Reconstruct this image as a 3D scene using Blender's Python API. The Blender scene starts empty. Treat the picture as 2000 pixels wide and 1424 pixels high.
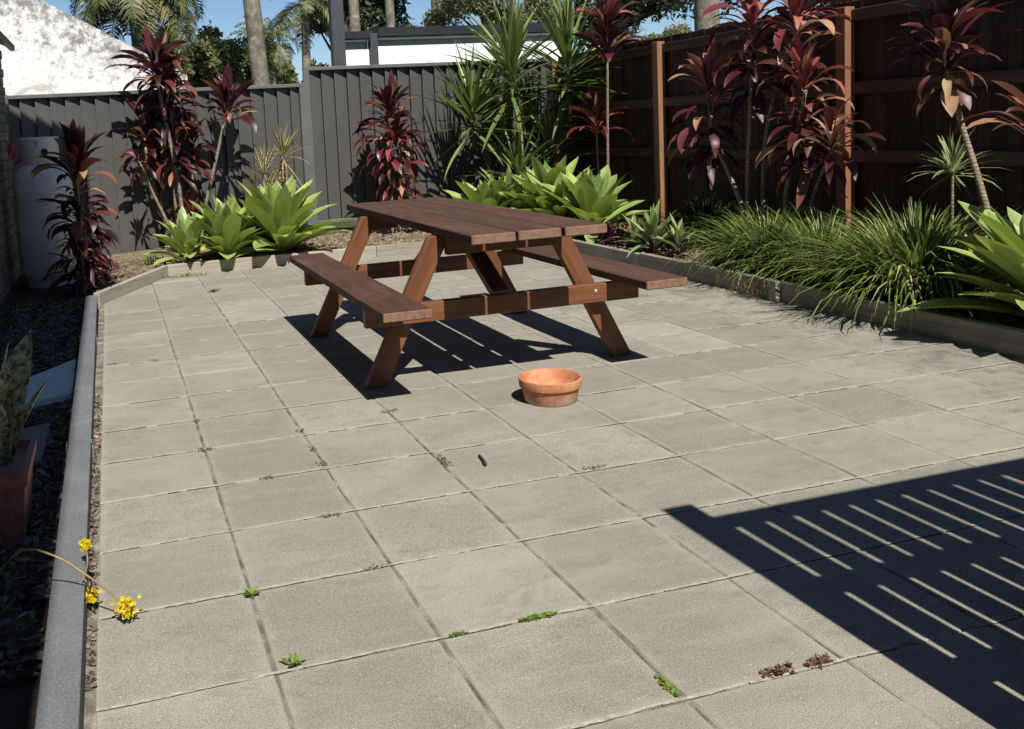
import bpy, bmesh, math, random
import numpy as np
from mathutils import Vector, Matrix

random.seed(7); np.random.seed(7)
U = 0.4                                   # one paving slab = 0.4 m; positions below are in slabs
SC = bpy.context.scene
COL = SC.collection
rad = math.radians

# ------------------------------------------------------------------ camera
cam = bpy.data.cameras.new('camera')
cam.sensor_width = 36.0
cam.lens = 1800.3 / 2000 * 36
cam.shift_x = 0.14204
cam.shift_y = -0.14049
cam.clip_start = 0.05
cam.clip_end = 2000
camo = bpy.data.objects.new('camera', cam)
camo.location = (0.3348 * U, -4.9708 * U, 3.0521 * U)
camo.rotation_euler = (1.4714, 0.0556, -0.2730)
COL.objects.link(camo)
SC.camera = camo

# ------------------------------------------------------------------ sky, sun, exposure
SUN_EL = 51.7
w = bpy.data.worlds.new('World'); SC.world = w; w.use_nodes = True
nt = w.node_tree; nt.nodes.clear()
sky = nt.nodes.new('ShaderNodeTexSky'); sky.sky_type = 'NISHITA'; sky.sun_disc = False
sky.sun_elevation = rad(SUN_EL); sky.sun_rotation = rad(180)
sky.air_density = 1.0; sky.dust_density = 0.0; sky.ozone_density = 4.5; sky.altitude = 1000
bg = nt.nodes.new('ShaderNodeBackground'); bg.inputs['Strength'].default_value = 0.07
wo = nt.nodes.new('ShaderNodeOutputWorld')
nt.links.new(sky.outputs[0], bg.inputs[0]); nt.links.new(bg.outputs[0], wo.inputs[0])
sl = bpy.data.lights.new('sun', 'SUN'); sl.energy = 5.0; sl.angle = rad(0.53); sl.color = (1.0, 0.955, 0.88)
so = bpy.data.objects.new('sun', sl); COL.objects.link(so)
so.rotation_euler = Vector((-0.006, 0.79, -1.0)).to_track_quat('-Z', 'Y').to_euler()
so.location = (0, -8, 12)
SC.view_settings.view_transform = 'Standard'; SC.view_settings.look = 'None'
SC.view_settings.gamma = 1.0; SC.view_settings.use_curve_mapping = False
SC.view_settings.exposure = 0.46
SC.cycles.use_denoising = True
SC.cycles.max_bounces = 6; SC.cycles.transparent_max_bounces = 4

# ------------------------------------------------------------------ helpers
def uv(p): return Vector((p[0] * U, p[1] * U, p[2] * U))

def tag(o, label=None, cat=None, group=None, kind=None):
    if label: o['label'] = label
    if cat: o['category'] = cat
    if group: o['group'] = group
    if kind: o['kind'] = kind
    return o

def thing(name, loc_u, label, cat, group=None):
    e = bpy.data.objects.new(name, None); e.empty_display_size = 0.05
    e.location = uv(loc_u); COL.objects.link(e)
    return tag(e, label, cat, group)

def mesh(name, V, F, mat=None, smooth=False):
    m = bpy.data.meshes.new(name)
    m.from_pydata([tuple(v) for v in V], [], [tuple(f) for f in F])
    if mat: m.materials.append(mat)
    if smooth: m.polygons.foreach_set('use_smooth', [True] * len(m.polygons))
    m.update()
    return m

def obj(name, data, parent=None, loc=(0, 0, 0), rot=None, scale=None):
    """loc in world metres; the parent is an unrotated top-level empty or mesh"""
    o = bpy.data.objects.new(name, data); COL.objects.link(o)
    l = Vector(loc)
    if parent is not None:
        o.parent = parent
        p = parent
        while p is not None:
            l = l - p.location; p = p.parent
    o.location = l
    if rot is not None: o.rotation_euler = rot
    if scale is not None: o.scale = scale if hasattr(scale, '__len__') else (scale,) * 3
    return o

_bb = {}
def bevel_box(l, wd, h, b, mat, key=None):
    k = (round(l, 4), round(wd, 4), round(h, 4), round(b, 4), mat.name)
    if k in _bb: return _bb[k]
    bm = bmesh.new(); bmesh.ops.create_cube(bm, size=1)
    bmesh.ops.scale(bm, vec=(l, wd, h), verts=bm.verts)
    if b > 0:
        bmesh.ops.bevel(bm, geom=list(bm.edges), offset=b, segments=1, affect='EDGES', profile=0.5)
    m = bpy.data.meshes.new('box'); bm.to_mesh(m); bm.free(); m.materials.append(mat)
    _bb[k] = m
    return m

def board(name, parent, p0, p1, wd, th, mat, up=(0, 0, 1), b=0.003):
    """board from p0 to p1 (slab units); wd = across, th = along 'up' (metres)"""
    a, c = uv(p0), uv(p1); d = c - a; L = d.length; x = d.normalized()
    z = Vector(up); z = (z - x * z.dot(x)).normalized(); y = z.cross(x)
    R = Matrix((x, y, z)).transposed()
    return obj(name, bevel_box(L, wd, th, b, mat), parent, (a + c) / 2, R.to_euler())

def tube(pts, radii, n=8, cap=True):
    pts = [Vector(p) for p in pts]; V = []; F = []
    for i, p in enumerate(pts):
        d = (pts[min(i + 1, len(pts) - 1)] - pts[max(i - 1, 0)]).normalized()
        a = d.orthogonal().normalized()
        if i and abs(d.dot(pa)) < 0.999: a = (pa - d * pa.dot(d)).normalized()
        pa = a; bb = d.cross(a)
        for k in range(n):
            t = 2 * math.pi * k / n
            V.append(p + (a * math.cos(t) + bb * math.sin(t)) * radii[i])
    for i in range(len(pts) - 1):
        for k in range(n):
            F.append((i * n + k, i * n + (k + 1) % n, (i + 1) * n + (k + 1) % n, (i + 1) * n + k))
    if cap:
        F.append(tuple(range(n - 1, -1, -1))); F.append(tuple((len(pts) - 1) * n + k for k in range(n)))
    return V, F

def lathe(prof, n=40):
    V = []; F = []
    for r, z in prof:
        for k in range(n):
            t = 2 * math.pi * k / n; V.append((r * math.cos(t), r * math.sin(t), z))
    for i in range(len(prof) - 1):
        for k in range(n):
            F.append((i * n + k, i * n + (k + 1) % n, (i + 1) * n + (k + 1) % n, (i + 1) * n + k))
    return V, F

# ------------------------------------------------------------------ materials
class N:
    def __init__(s, name):
        s.m = bpy.data.materials.new(name); s.m.use_nodes = True
        s.t = s.m.node_tree; s.t.nodes.clear()
    def n(s, ty, **k):
        x = s.t.nodes.new(ty)
        for a, v in k.items(): setattr(x, a, v)
        return x
    def l(s, a, b): s.t.links.new(a, b)
    def noise(s, co, scale, detail=4, rough=0.6, dist=0.0):
        x = s.n('ShaderNodeTexNoise'); x.inputs['Scale'].default_value = scale
        x.inputs['Detail'].default_value = detail; x.inputs['Roughness'].default_value = rough
        x.inputs['Distortion'].default_value = dist
        s.l(co, x.inputs['Vector']); return x.outputs['Fac']
    def ramp(s, f, stops):
        x = s.n('ShaderNodeValToRGB'); e = x.color_ramp.elements
        while len(e) < len(stops): e.new(0.5)
        for i, (p, c) in enumerate(stops): e[i].position = p; e[i].color = (*c, 1)
        s.l(f, x.inputs['Fac']); return x.outputs['Color']
    def mix(s, f, a, b, mode='MIX'):
        x = s.n('ShaderNodeMix', data_type='RGBA', blend_type=mode)
        for i, v in ((0, f), (6, a), (7, b)):
            if isinstance(v, (int, float)): x.inputs[i].default_value = v
            elif isinstance(v, tuple): x.inputs[i].default_value = (*v, 1)
            else: s.l(v, x.inputs[i])
        return x.outputs[2]
    def math(s, op, a, b=0.0, c=None):
        x = s.n('ShaderNodeMath', operation=op)
        for i, v in enumerate((a, b) if c is None else (a, b, c)):
            if isinstance(v, (int, float)): x.inputs[i].default_value = v
            else: s.l(v, x.inputs[i])
        return x.outputs[0]
    def mapr(s, f, a, b, c, d):
        x = s.n('ShaderNodeMapRange'); s.l(f, x.inputs[0])
        for i, v in enumerate((a, b, c, d)): x.inputs[i + 1].default_value = v
        return x.outputs[0]
    def world(s): return s.n('ShaderNodeNewGeometry').outputs['Position']
    def local(s): return s.n('ShaderNodeTexCoord').outputs['Object']
    def rnd(s): return s.n('ShaderNodeObjectInfo').outputs['Random']
    def mapping(s, co, scale, off=None):
        x = s.n('ShaderNodeMapping'); x.inputs['Scale'].default_value = scale; s.l(co, x.inputs['Vector'])
        if off is not None: s.l(off, x.inputs['Location'])
        return x.outputs[0]
    def bump(s, h, strength, dist=0.01):
        x = s.n('ShaderNodeBump'); x.inputs['Strength'].default_value = strength
        x.inputs['Distance'].default_value = dist; s.l(h, x.inputs['Height']); return x.outputs[0]
    def out(s, color, rough=0.7, normal=None, spec=0.4, metallic=0.0, trans=0.0, tcol=None):
        p = s.n('ShaderNodeBsdfPrincipled')
        if isinstance(color, tuple): p.inputs['Base Color'].default_value = (*color, 1)
        else: s.l(color, p.inputs['Base Color'])
        if isinstance(rough, (int, float)): p.inputs['Roughness'].default_value = rough
        else: s.l(rough, p.inputs['Roughness'])
        p.inputs['Specular IOR Level'].default_value = spec; p.inputs['Metallic'].default_value = metallic
        if normal is not None: s.l(normal, p.inputs['Normal'])
        o = s.n('ShaderNodeOutputMaterial'); res = p.outputs[0]
        if trans > 0:
            t = s.n('ShaderNodeBsdfTranslucent')
            tc = tcol if tcol is not None else color
            if isinstance(tc, tuple): t.inputs['Color'].default_value = (*tc, 1)
            else: s.l(tc, t.inputs['Color'])
            mx = s.n('ShaderNodeMixShader'); mx.inputs[0].default_value = trans
            s.l(res, mx.inputs[1]); s.l(t.outputs[0], mx.inputs[2]); res = mx.outputs[0]
        s.l(res, o.inputs['Surface'])
        return s.m

def m_paver():
    k = N('paver_concrete'); co = k.world(); r = k.rnd()
    base = k.ramp(r, [(0.0, (0.232, 0.220, 0.185)), (0.12, (0.258, 0.244, 0.203)), (0.5, (0.280, 0.263, 0.216)), (0.88, (0.300, 0.282, 0.232)), (1.0, (0.335, 0.317, 0.268))])
    big = k.noise(co, 2.3, 5, 0.6, 0.6)
    c = k.mix(k.mapr(big, 0.38, 0.68, 0, 0.55), base, (0.20, 0.188, 0.155))
    st = k.noise(k.mapping(co, (0.8, 5.5, 1)), 2.0, 4, 0.6, 0.4)
    c = k.mix(k.mapr(st, 0.52, 0.75, 0, 0.45), c, (0.345, 0.325, 0.265))
    sm = k.noise(k.mapping(co, (1.0, 2.2, 1)), 5.5, 6, 0.7, 0.9)
    c = k.mix(k.mapr(sm, 0.50, 0.70, 0, 0.5), c, (0.17, 0.162, 0.138))
    fine = k.noise(co, 260, 3, 0.75)
    c = k.mix(k.mapr(fine, 0.36, 0.64, 0.0, 1.0), k.mix(1.0, c, (0.60, 0.59, 0.58), 'MULTIPLY'), k.mix(1.0, c, (1.30, 1.30, 1.28), 'MULTIPLY'))
    vo = k.n('ShaderNodeTexVoronoi'); vo.inputs['Scale'].default_value = 120; k.l(co, vo.inputs['Vector'])
    c = k.mix(k.math('LESS_THAN', vo.outputs['Distance'], 0.11), c, (0.10, 0.095, 0.085))
    vo2 = k.n('ShaderNodeTexVoronoi'); vo2.inputs['Scale'].default_value = 31; k.l(co, vo2.inputs['Vector'])
    c = k.mix(k.math('LESS_THAN', vo2.outputs['Distance'], 0.055), c, (0.50, 0.48, 0.42))
    px = k.n('ShaderNodeSeparateXYZ'); k.l(co, px.inputs[0])
    gr = k.math('ADD', k.noise(co, 6.0, 7, 0.75, 0.3), k.mapr(px.outputs[0], 3.0, 4.1, -0.06, 0.14))
    c = k.mix(k.mapr(gr, 0.56, 0.74, 0, 0.75), c, (0.085, 0.085, 0.075))
    sp = k.noise(co, 19, 6, 0.8)
    c = k.mix(k.mapr(sp, 0.63, 0.72, 0, 0.4), c, (0.42, 0.40, 0.33))
    # lime bloom and wear creeping in from the slab edges, with a ragged outline
    lo = k.n('ShaderNodeSeparateXYZ'); k.l(k.local(), lo.inputs[0])
    ex = k.math('MAXIMUM', k.math('ABSOLUTE', lo.outputs[0]), k.math('ABSOLUTE', lo.outputs[1]))
    ed = k.mapr(k.math('ADD', ex, k.math('MULTIPLY', k.noise(co, 14, 5, 0.7), 0.10)), 0.218, 0.262, 0, 0.55)
    c = k.mix(ed, c, (0.36, 0.335, 0.265))
    h = k.math('ADD', k.math('MULTIPLY', fine, 1.0), k.math('MULTIPLY', k.noise(co, 60, 4), 0.5))
    return k.out(c, 0.9, k.bump(h, 0.55, 0.002), 0.25)

def m_wood(name, dark, light, gs=1.0, rough=0.55, bump=0.3, wear=None, var=0.25, spec=0.35, end=None):
    k = N(name); r = k.rnd()
    off = k.n('ShaderNodeCombineXYZ'); k.l(k.math('MULTIPLY', r, 37.0), off.inputs[0]); k.l(k.math('MULTIPLY', r, 11.0), off.inputs[1])
    co = k.mapping(k.local(), (1.6 * gs, 34 * gs, 34 * gs), off.outputs[0])
    g = k.noise(co, 1.0, 6, 0.65, 0.8)
    c = k.ramp(g, [(0.28, dark), (0.72, light)])
    fine = k.noise(k.mapping(k.local(), (6 * gs, 160 * gs, 160 * gs), off.outputs[0]), 1.0, 3, 0.6)
    c = k.mix(k.mapr(fine, 0.55, 0.72, 0, 0.55), c, k.mix(1.0, c, (0.45, 0.42, 0.40), 'MULTIPLY'))
    v = k.math('ADD', 1 - var / 2, k.math('MULTIPLY', r, var))
    cc = k.n('ShaderNodeCombineColor'); [k.l(v, cc.inputs[i]) for i in range(3)]
    c = k.mix(1.0, c, cc.outputs[0], 'MULTIPLY')
    if end:
        vt = k.n('ShaderNodeVectorTransform', vector_type='NORMAL', convert_from='WORLD', convert_to='OBJECT')
        k.l(k.n('ShaderNodeNewGeometry').outputs['True Normal'], vt.inputs[0])
        sn = k.n('ShaderNodeSeparateXYZ'); k.l(vt.outputs[0], sn.inputs[0])
        eg = k.mapr(k.math('ABSOLUTE', sn.outputs[0]), 0.5, 0.8, 0, 0.8)
        eg = k.math('MULTIPLY', eg, k.mapr(k.noise(k.local(), 45, 4, 0.7), 0.3, 0.6, 0.35, 1.0))
        c = k.mix(eg, c, end)
    if wear:
        fd = k.noise(k.mapping(k.local(), (1.0, 4.0, 4.0), off.outputs[0]), 2.2, 6, 0.7)
        c = k.mix(k.mapr(fd, 0.50, 0.72, 0, 0.5), c, wear)
        sp = k.noise(k.local(), 38, 4, 0.7)
        c = k.mix(k.mapr(sp, 0.66, 0.76, 0, 0.6), c, wear)
    return k.out(c, rough, k.bump(k.math('ADD', g, k.math('MULTIPLY', fine, 0.6)), bump, 0.003), spec)

def m_plain(name, stops, scale=8, rough=0.8, bump=0.2, bdist=0.005, spec=0.3, metallic=0, detail=5, rnd=0.0, fine=None, co='world', trans=0.0):
    k = N(name); c0 = k.world() if co == 'world' else k.local()
    f = k.noise(c0, scale, detail, 0.62, 0.3)
    c = k.ramp(f, stops)
    if fine:
        c = k.mix(k.mapr(k.noise(c0, fine, 3, 0.7), 0.35, 0.65, 0, 1), k.mix(1.0, c, (0.7, 0.7, 0.7), 'MULTIPLY'), k.mix(1.0, c, (1.2, 1.2, 1.2), 'MULTIPLY'))
    if rnd:
        v = k.math('ADD', 1 - rnd, k.math('MULTIPLY', k.rnd(), 2 * rnd))
        cc = k.n('ShaderNodeCombineColor'); [k.l(v, cc.inputs[i]) for i in range(3)]
        c = k.mix(1.0, c, cc.outputs[0], 'MULTIPLY')
    return k.out(c, rough, k.bump(k.noise(c0, fine or scale * 6, 4), bump, bdist) if bump else None, spec, metallic, trans)

def m_leaf(name, stops, tip=None, edge=None, rough=0.38, trans=0.28, spec=0.5, vein=0.35, streak=30, tcol=None, tipw=0.5, tip0=1.08):
    """stops: colours picked per leaf by the object's own random number"""
    k = N(name); r = k.rnd()
    c = k.ramp(r, stops)
    at = k.n('ShaderNodeUVMap'); sx = k.n('ShaderNodeSeparateXYZ'); k.l(at.outputs[0], sx.inputs[0])
    u, v = sx.outputs[0], sx.outputs[1]
    of = k.n('ShaderNodeCombineXYZ'); k.l(k.math('MULTIPLY', r, 50.0), of.inputs[2])
    nz = k.noise(k.mapping(at.outputs[0], (2.5, streak, 1), of.outputs[0]), 1.0, 3, 0.6)
    c = k.mix(k.mapr(nz, 0.45, 0.75, 0, vein), c, k.mix(1.0, c, (1.7, 1.6, 1.5), 'MULTIPLY'))
    if tip:
        n2 = k.noise(k.mapping(at.outputs[0], (3, 5, 1), of.outputs[0]), 1.6, 4, 0.6)
        c = k.mix(k.mapr(k.math('ADD', u, k.math('MULTIPLY', n2, tipw)), tip0, tip0 + 0.26, 0, 0.85), c, tip)
    if edge:
        e = k.math('ABSOLUTE', k.math('SUBTRACT', v, 0.5))
        c = k.mix(k.mapr(e, 0.30, 0.48, 0, 0.85), c, edge)
    return k.out(c, rough, k.bump(nz, 0.12, 0.003), spec, 0, trans, tcol)

M = {}
M['paver'] = m_paver()
M['sand'] = m_plain('joint_sand', [(0.36, (0.10, 0.09, 0.07)), (0.52, (0.19, 0.172, 0.135)), (0.66, (0.32, 0.295, 0.24))], 11, 0.95, 0.6, 0.004, 0.1, fine=220)
M['palesand'] = m_plain('pale_joint_sand', [(0.35, (0.27, 0.245, 0.19)), (0.65, (0.46, 0.43, 0.35))], 30, 0.95, 0.6, 0.003, 0.1, fine=260)
M['soil'] = m_plain('dark_soil', [(0.3, (0.045, 0.034, 0.025)), (0.7, (0.12, 0.09, 0.066))], 9, 0.95, 0.9, 0.02, 0.1, fine=70)
M['gravelbed'] = m_plain('gravel_bed_ground', [(0.3, (0.15, 0.115, 0.075)), (0.7, (0.30, 0.24, 0.16))], 9, 0.95, 0.9, 0.02, 0.1, fine=70)
M['ground'] = m_plain('open_ground', [(0.3, (0.04, 0.055, 0.02)), (0.7, (0.10, 0.10, 0.05))], 0.6, 0.95, 0.5, 0.05, 0.1, fine=9)
M['top_wood'] = m_wood('brown_painted_plank', (0.064, 0.031, 0.020), (0.104, 0.054, 0.036), 0.8, 0.6, 0.4, wear=(0.165, 0.102, 0.072), end=(0.27, 0.16, 0.105), spec=0.22)
M['leg_wood'] = m_wood('oiled_red_brown_timber', (0.095, 0.036, 0.015), (0.205, 0.088, 0.041), 0.8, 0.45, 0.25)
M['end_wood'] = m_wood('worn_plank_end', (0.16, 0.09, 0.06), (0.36, 0.21, 0.14), 1.5, 0.7, 0.4)
M['fence_wood'] = m_wood('dark_stained_paling', (0.027, 0.0135, 0.009), (0.072, 0.036, 0.025), 0.6, 0.75, 0.5, var=0.55)
M['rail_wood'] = m_wood('stained_fence_rail', (0.050, 0.028, 0.018), (0.115, 0.064, 0.040), 0.6, 0.7, 0.5)
M['post_wood'] = m_wood('orange_post', (0.19, 0.085, 0.045), (0.30, 0.145, 0.080), 0.6, 0.7, 0.5)  # one orange-brown timber tone on every face of the posts
M['sleeper'] = m_wood('grey_weathered_sleeper', (0.19, 0.172, 0.138), (0.38, 0.345, 0.275), 0.9, 0.9, 0.7, var=0.3, spec=0.15)
M['kerb'] = m_plain('blue_grey_edging', [(0.30, (0.122, 0.128, 0.136)), (0.55, (0.152, 0.158, 0.166)), (0.75, (0.200, 0.204, 0.208))], 5, 0.82, 0.25, 0.002, 0.2, detail=8, fine=150, rnd=0.05)
M['galv'] = m_plain('galvanised_steel', [(0.3, (0.22, 0.23, 0.24)), (0.7, (0.40, 0.41, 0.42))], 30, 0.5, 0.1, 0.002, 0.5, 0.6)
M['bolt'] = m_plain('bolt_steel', [(0.3, (0.45, 0.44, 0.42)), (0.7, (0.65, 0.63, 0.6))], 60, 0.35, 0.0, 0.002, 0.5, 0.8)
M['steel'] = m_plain('charcoal_steel_sheet', [(0.3, (0.080, 0.079, 0.073)), (0.7, (0.092, 0.090, 0.083))], 3, 0.46, 0.0, 0.002, 0.4)
M['steel_trim'] = m_plain('charcoal_steel_trim', [(0.3, (0.100, 0.101, 0.098)), (0.7, (0.125, 0.126, 0.122))], 4, 0.42, 0.03, 0.002, 0.45)
M['dark_trim'] = m_plain('near_black_trim', [(0.3, (0.014, 0.015, 0.018)), (0.7, (0.024, 0.025, 0.030))], 4, 0.5, 0.0)
M['post_grey'] = m_plain('dark_grey_paint', [(0.3, (0.045, 0.048, 0.056)), (0.7, (0.065, 0.068, 0.077))], 4, 0.5, 0.05)
M['cladding'] = m_plain('pale_panel', [(0.3, (0.76, 0.78, 0.74)), (0.7, (0.80, 0.81, 0.78))], 1.2, 0.7, 0.0)
M['glassgrey'] = m_plain('sheet_glass_grey', [(0.3, (0.16, 0.18, 0.19)), (0.7, (0.22, 0.24, 0.25))], 2, 0.25, 0.0)
M['terracotta'] = None
M['cyl'] = m_plain('grey_gas_bottle_paint', [(0.3, (0.68, 0.66, 0.62)), (0.7, (0.76, 0.74, 0.70))], 12, 0.34, 0.05, 0.002, 0.5, 0.0)
M['valve'] = m_plain('brass_valve', [(0.3, (0.25, 0.2, 0.12)), (0.7, (0.35, 0.3, 0.2))], 30, 0.4, 0, metallic=0.8)
M['redtag'] = m_plain('faded_red_plastic', [(0.3, (0.40, 0.02, 0.05)), (0.7, (0.52, 0.05, 0.09))], 30, 0.5, 0)
M['brick'] = m_plain('clay_brick', [(0.3, (0.20, 0.15, 0.10)), (0.7, (0.36, 0.29, 0.20))], 14, 0.9, 0.5, 0.003, 0.2, fine=120, rnd=0.3)
M['mortar'] = m_plain('mortar', [(0.3, (0.18, 0.165, 0.14)), (0.7, (0.26, 0.24, 0.20))], 20, 0.95, 0.4)
M['roof'] = m_plain('dark_roof', [(0.3, (0.030, 0.030, 0.032)), (0.7, (0.06, 0.06, 0.064))], 10, 0.7, 0.2)
M['plastic'] = m_plain('brown_terracotta_plastic', [(0.3, (0.27, 0.115, 0.090)), (0.7, (0.35, 0.155, 0.125))], 8, 0.5, 0.08, fine=60)
M['slab'] = m_plain('pale_offcut_slab', [(0.3, (0.62, 0.62, 0.60)), (0.7, (0.76, 0.75, 0.72))], 9, 0.85, 0.3, 0.004, 0.2, fine=120)
M['stick'] = m_plain('dark_stick', [(0.3, (0.010, 0.012, 0.012)), (0.7, (0.03, 0.032, 0.032))], 60, 0.6, 0.2)
M['bark'] = m_plain('grey_palm_trunk', [(0.35, (0.13, 0.115, 0.090)), (0.6, (0.25, 0.225, 0.175)), (0.7, (0.36, 0.33, 0.27))], 4, 0.9, 0.7, 0.02, 0.1, fine=30)
M['barkdark'] = m_plain('dark_tree_bark', [(0.3, (0.05, 0.04, 0.03)), (0.7, (0.12, 0.10, 0.08))], 5, 0.9, 0.7, 0.02, 0.1, fine=30)

def m_canestem():
    k = N('ringed_cane_stem'); co = k.world()
    sx = k.n('ShaderNodeSeparateXYZ'); k.l(co, sx.inputs[0])
    z = k.math('ADD', k.math('MULTIPLY', sx.outputs[2], 46.0), k.math('MULTIPLY', k.noise(co, 22, 3), 1.6))
    f = k.math('FRACT', z)
    c = k.ramp(k.noise(co, 30, 4), [(0.3, (0.20, 0.15, 0.10)), (0.7, (0.40, 0.33, 0.24))])
    c = k.mix(k.mapr(f, 0.70, 0.86, 0, 0.9), c, (0.055, 0.038, 0.028))
    return k.out(c, 0.85, k.bump(f, 0.6, 0.004), 0.15)
M['stem'] = m_canestem()

def m_render_wall():
    k = N('old_white_render'); co = k.world()
    c = k.ramp(k.noise(co, 0.9, 6, 0.6), [(0.3, (0.66, 0.65, 0.62)), (0.7, (0.76, 0.75, 0.73))])
    sx = k.n('ShaderNodeSeparateXYZ'); k.l(co, sx.inputs[0])
    # grime runs down from the sloping coping
    top = k.math('ADD', k.math('MULTIPLY', sx.outputs[0], -0.575), 3.12)
    dd = k.math('SUBTRACT', top, sx.outputs[2])
    g = k.noise(co, 5.0, 10, 0.80, 0.2)
    amt = k.math('SUBTRACT', g, k.math('MULTIPLY', dd, 0.13))
    c = k.mix(k.mapr(amt, 0.41, 0.52, 0, 0.9), c, (0.19, 0.178, 0.15))
    b = k.noise(co, 1.6, 5, 0.65, 0.5)
    c = k.mix(k.mapr(b, 0.61, 0.66, 0, 0.6), c, (0.36, 0.33, 0.27))
    s = k.noise(co, 17, 5, 0.75)
    c = k.mix(k.mapr(s, 0.58, 0.66, 0, 0.65), c, (0.33, 0.31, 0.27))
    return k.out(c, 0.9, k.bump(g, 0.4, 0.02), 0.15)
M['oldwall'] = m_render_wall()

def m_terracotta():
    k = N('terracotta'); co = k.local()
    c = k.ramp(k.noise(co, 9, 5, 0.6, 0.5), [(0.3, (0.33, 0.125, 0.060)), (0.5, (0.44, 0.185, 0.090)), (0.7, (0.52, 0.26, 0.145))])
    sx = k.n('ShaderNodeSeparateXYZ'); k.l(co, sx.inputs[0])
    n2 = k.noise(co, 24, 5, 0.7)
    low = k.math('ADD', k.mapr(sx.outputs[2], 0.0, 0.072, 0.30, -0.20), n2)
    c = k.mix(k.mapr(low, 0.52, 0.80, 0, 0.85), c, (0.50, 0.37, 0.31))
    c = k.mix(k.mapr(k.noise(co, 140, 3), 0.6, 0.7, 0, 0.35), c, (0.33, 0.12, 0.055))
    c = k.mix(k.mapr(k.noise(co, 17, 7, 0.75, 0.6), 0.56, 0.68, 0, 0.55), c, (0.50, 0.36, 0.29))
    c = k.mix(k.mapr(k.noise(co, 11, 6, 0.7, 0.8), 0.60, 0.70, 0, 0.5), c, (0.20, 0.085, 0.05))
    return k.out(c, 0.85, k.bump(n2, 0.25, 0.003), 0.2)
M['terracotta'] = m_terracotta()

RED = (0.085, 0.012, 0.020)
M['cord'] = m_leaf('burgundy_leaf', [(0.0, (0.022, 0.006, 0.009)), (0.40, (0.044, 0.008, 0.013)), (0.62, (0.080, 0.015, 0.022)), (0.76, (0.16, 0.040, 0.042)), (0.87, (0.26, 0.10, 0.06)), (0.95, (0.36, 0.22, 0.11))], tip=(0.24, 0.12, 0.07), rough=0.42, trans=0.22, spec=0.4)
M['cord_pink'] = m_leaf('pink_red_leaf', [(0.0, (0.055, 0.009, 0.015)), (0.35, (0.14, 0.024, 0.032)), (0.6, (0.31, 0.075, 0.072)), (0.85, (0.38, 0.14, 0.10)), (1.0, (0.48, 0.34, 0.18))], tip=(0.30, 0.16, 0.11), rough=0.35, trans=0.25)
M['cord_tan'] = m_leaf('faded_tan_leaf', [(0.0, (0.055, 0.010, 0.014)), (0.3, (0.12, 0.030, 0.026)), (0.6, (0.22, 0.085, 0.055)), (0.85, (0.33, 0.17, 0.10)), (1.0, (0.48, 0.36, 0.22))], tip=(0.36, 0.23, 0.14), rough=0.45, trans=0.25)
M['agave'] = m_leaf('pale_green_agave_leaf', [(0.0, (0.180, 0.272, 0.100)), (0.5, (0.265, 0.358, 0.112)), (0.90, (0.35, 0.430, 0.118)), (1.0, (0.44, 0.47, 0.11))], tip=(0.30, 0.24, 0.12), edge=(0.36, 0.45, 0.14), rough=0.42, trans=0.20, vein=0.22, streak=44, tcol=(0.36, 0.46, 0.06), tipw=0.4, tip0=1.14)
M['yucca'] = m_leaf('yucca_leaf', [(0.0, (0.065, 0.105, 0.028)), (0.6, (0.135, 0.205, 0.052)), (0.92, (0.22, 0.30, 0.085)), (1.0, (0.32, 0.24, 0.13))], rough=0.36, trans=0.25, vein=0.4, streak=10)
M['drac'] = m_leaf('straw_green_leaf', [(0.0, (0.15, 0.15, 0.050)), (0.5, (0.34, 0.29, 0.12)), (1.0, (0.48, 0.40, 0.20))], rough=0.5, trans=0.25)
M['dryleaf'] = m_leaf('dead_tan_leaf', [(0.0, (0.22, 0.12, 0.07)), (1.0, (0.40, 0.26, 0.15))], rough=0.7, trans=0.2)
M['dracv'] = m_leaf('cream_striped_leaf', [(0.0, (0.10, 0.17, 0.06)), (1.0, (0.20, 0.26, 0.10))], edge=(0.55, 0.52, 0.30), rough=0.45, trans=0.2)
M['rhoeo'] = m_leaf('striped_green_leaf', [(0.0, (0.11, 0.19, 0.055)), (0.6, (0.24, 0.30, 0.11)), (1.0, (0.40, 0.42, 0.19))], edge=(0.13, 0.20, 0.08), rough=0.42, trans=0.2, vein=0.6, streak=14)
M['purple'] = m_leaf('purple_leaf', [(0.0, (0.030, 0.007, 0.018)), (1.0, (0.085, 0.020, 0.045))], rough=0.42, trans=0.15)
M['mottled'] = m_plain('mottled_cream_leaf', [(0.40, (0.07, 0.095, 0.035)), (0.50, (0.30, 0.30, 0.15)), (0.66, (0.52, 0.50, 0.29))], 55, 0.5, 0.0, co='local', detail=3, trans=0.15)
M['weed'] = m_plain('bright_weed', [(0.3, (0.08, 0.15, 0.03)), (0.7, (0.22, 0.30, 0.06))], 60, 0.6, 0.0, trans=0.25)
M['weed_dry'] = m_plain('dry_weed', [(0.3, (0.09, 0.062, 0.042)), (0.7, (0.23, 0.17, 0.115))], 60, 0.8, 0.0, trans=0.1)
M['weed_red'] = m_plain('reddish_weed', [(0.35, (0.07, 0.07, 0.035)), (0.6, (0.15, 0.062, 0.045))], 50, 0.7, 0.0, trans=0.15)
M['yellow'] = m_plain('yellow_petal', [(0.3, (0.62, 0.47, 0.01)), (0.7, (0.85, 0.70, 0.03))], 60, 0.5, 0.0, trans=0.3)
M['stalk'] = m_plain('pale_flower_stalk', [(0.3, (0.16, 0.075, 0.05)), (0.7, (0.36, 0.30, 0.11))], 9, 0.6, 0.0)
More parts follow.
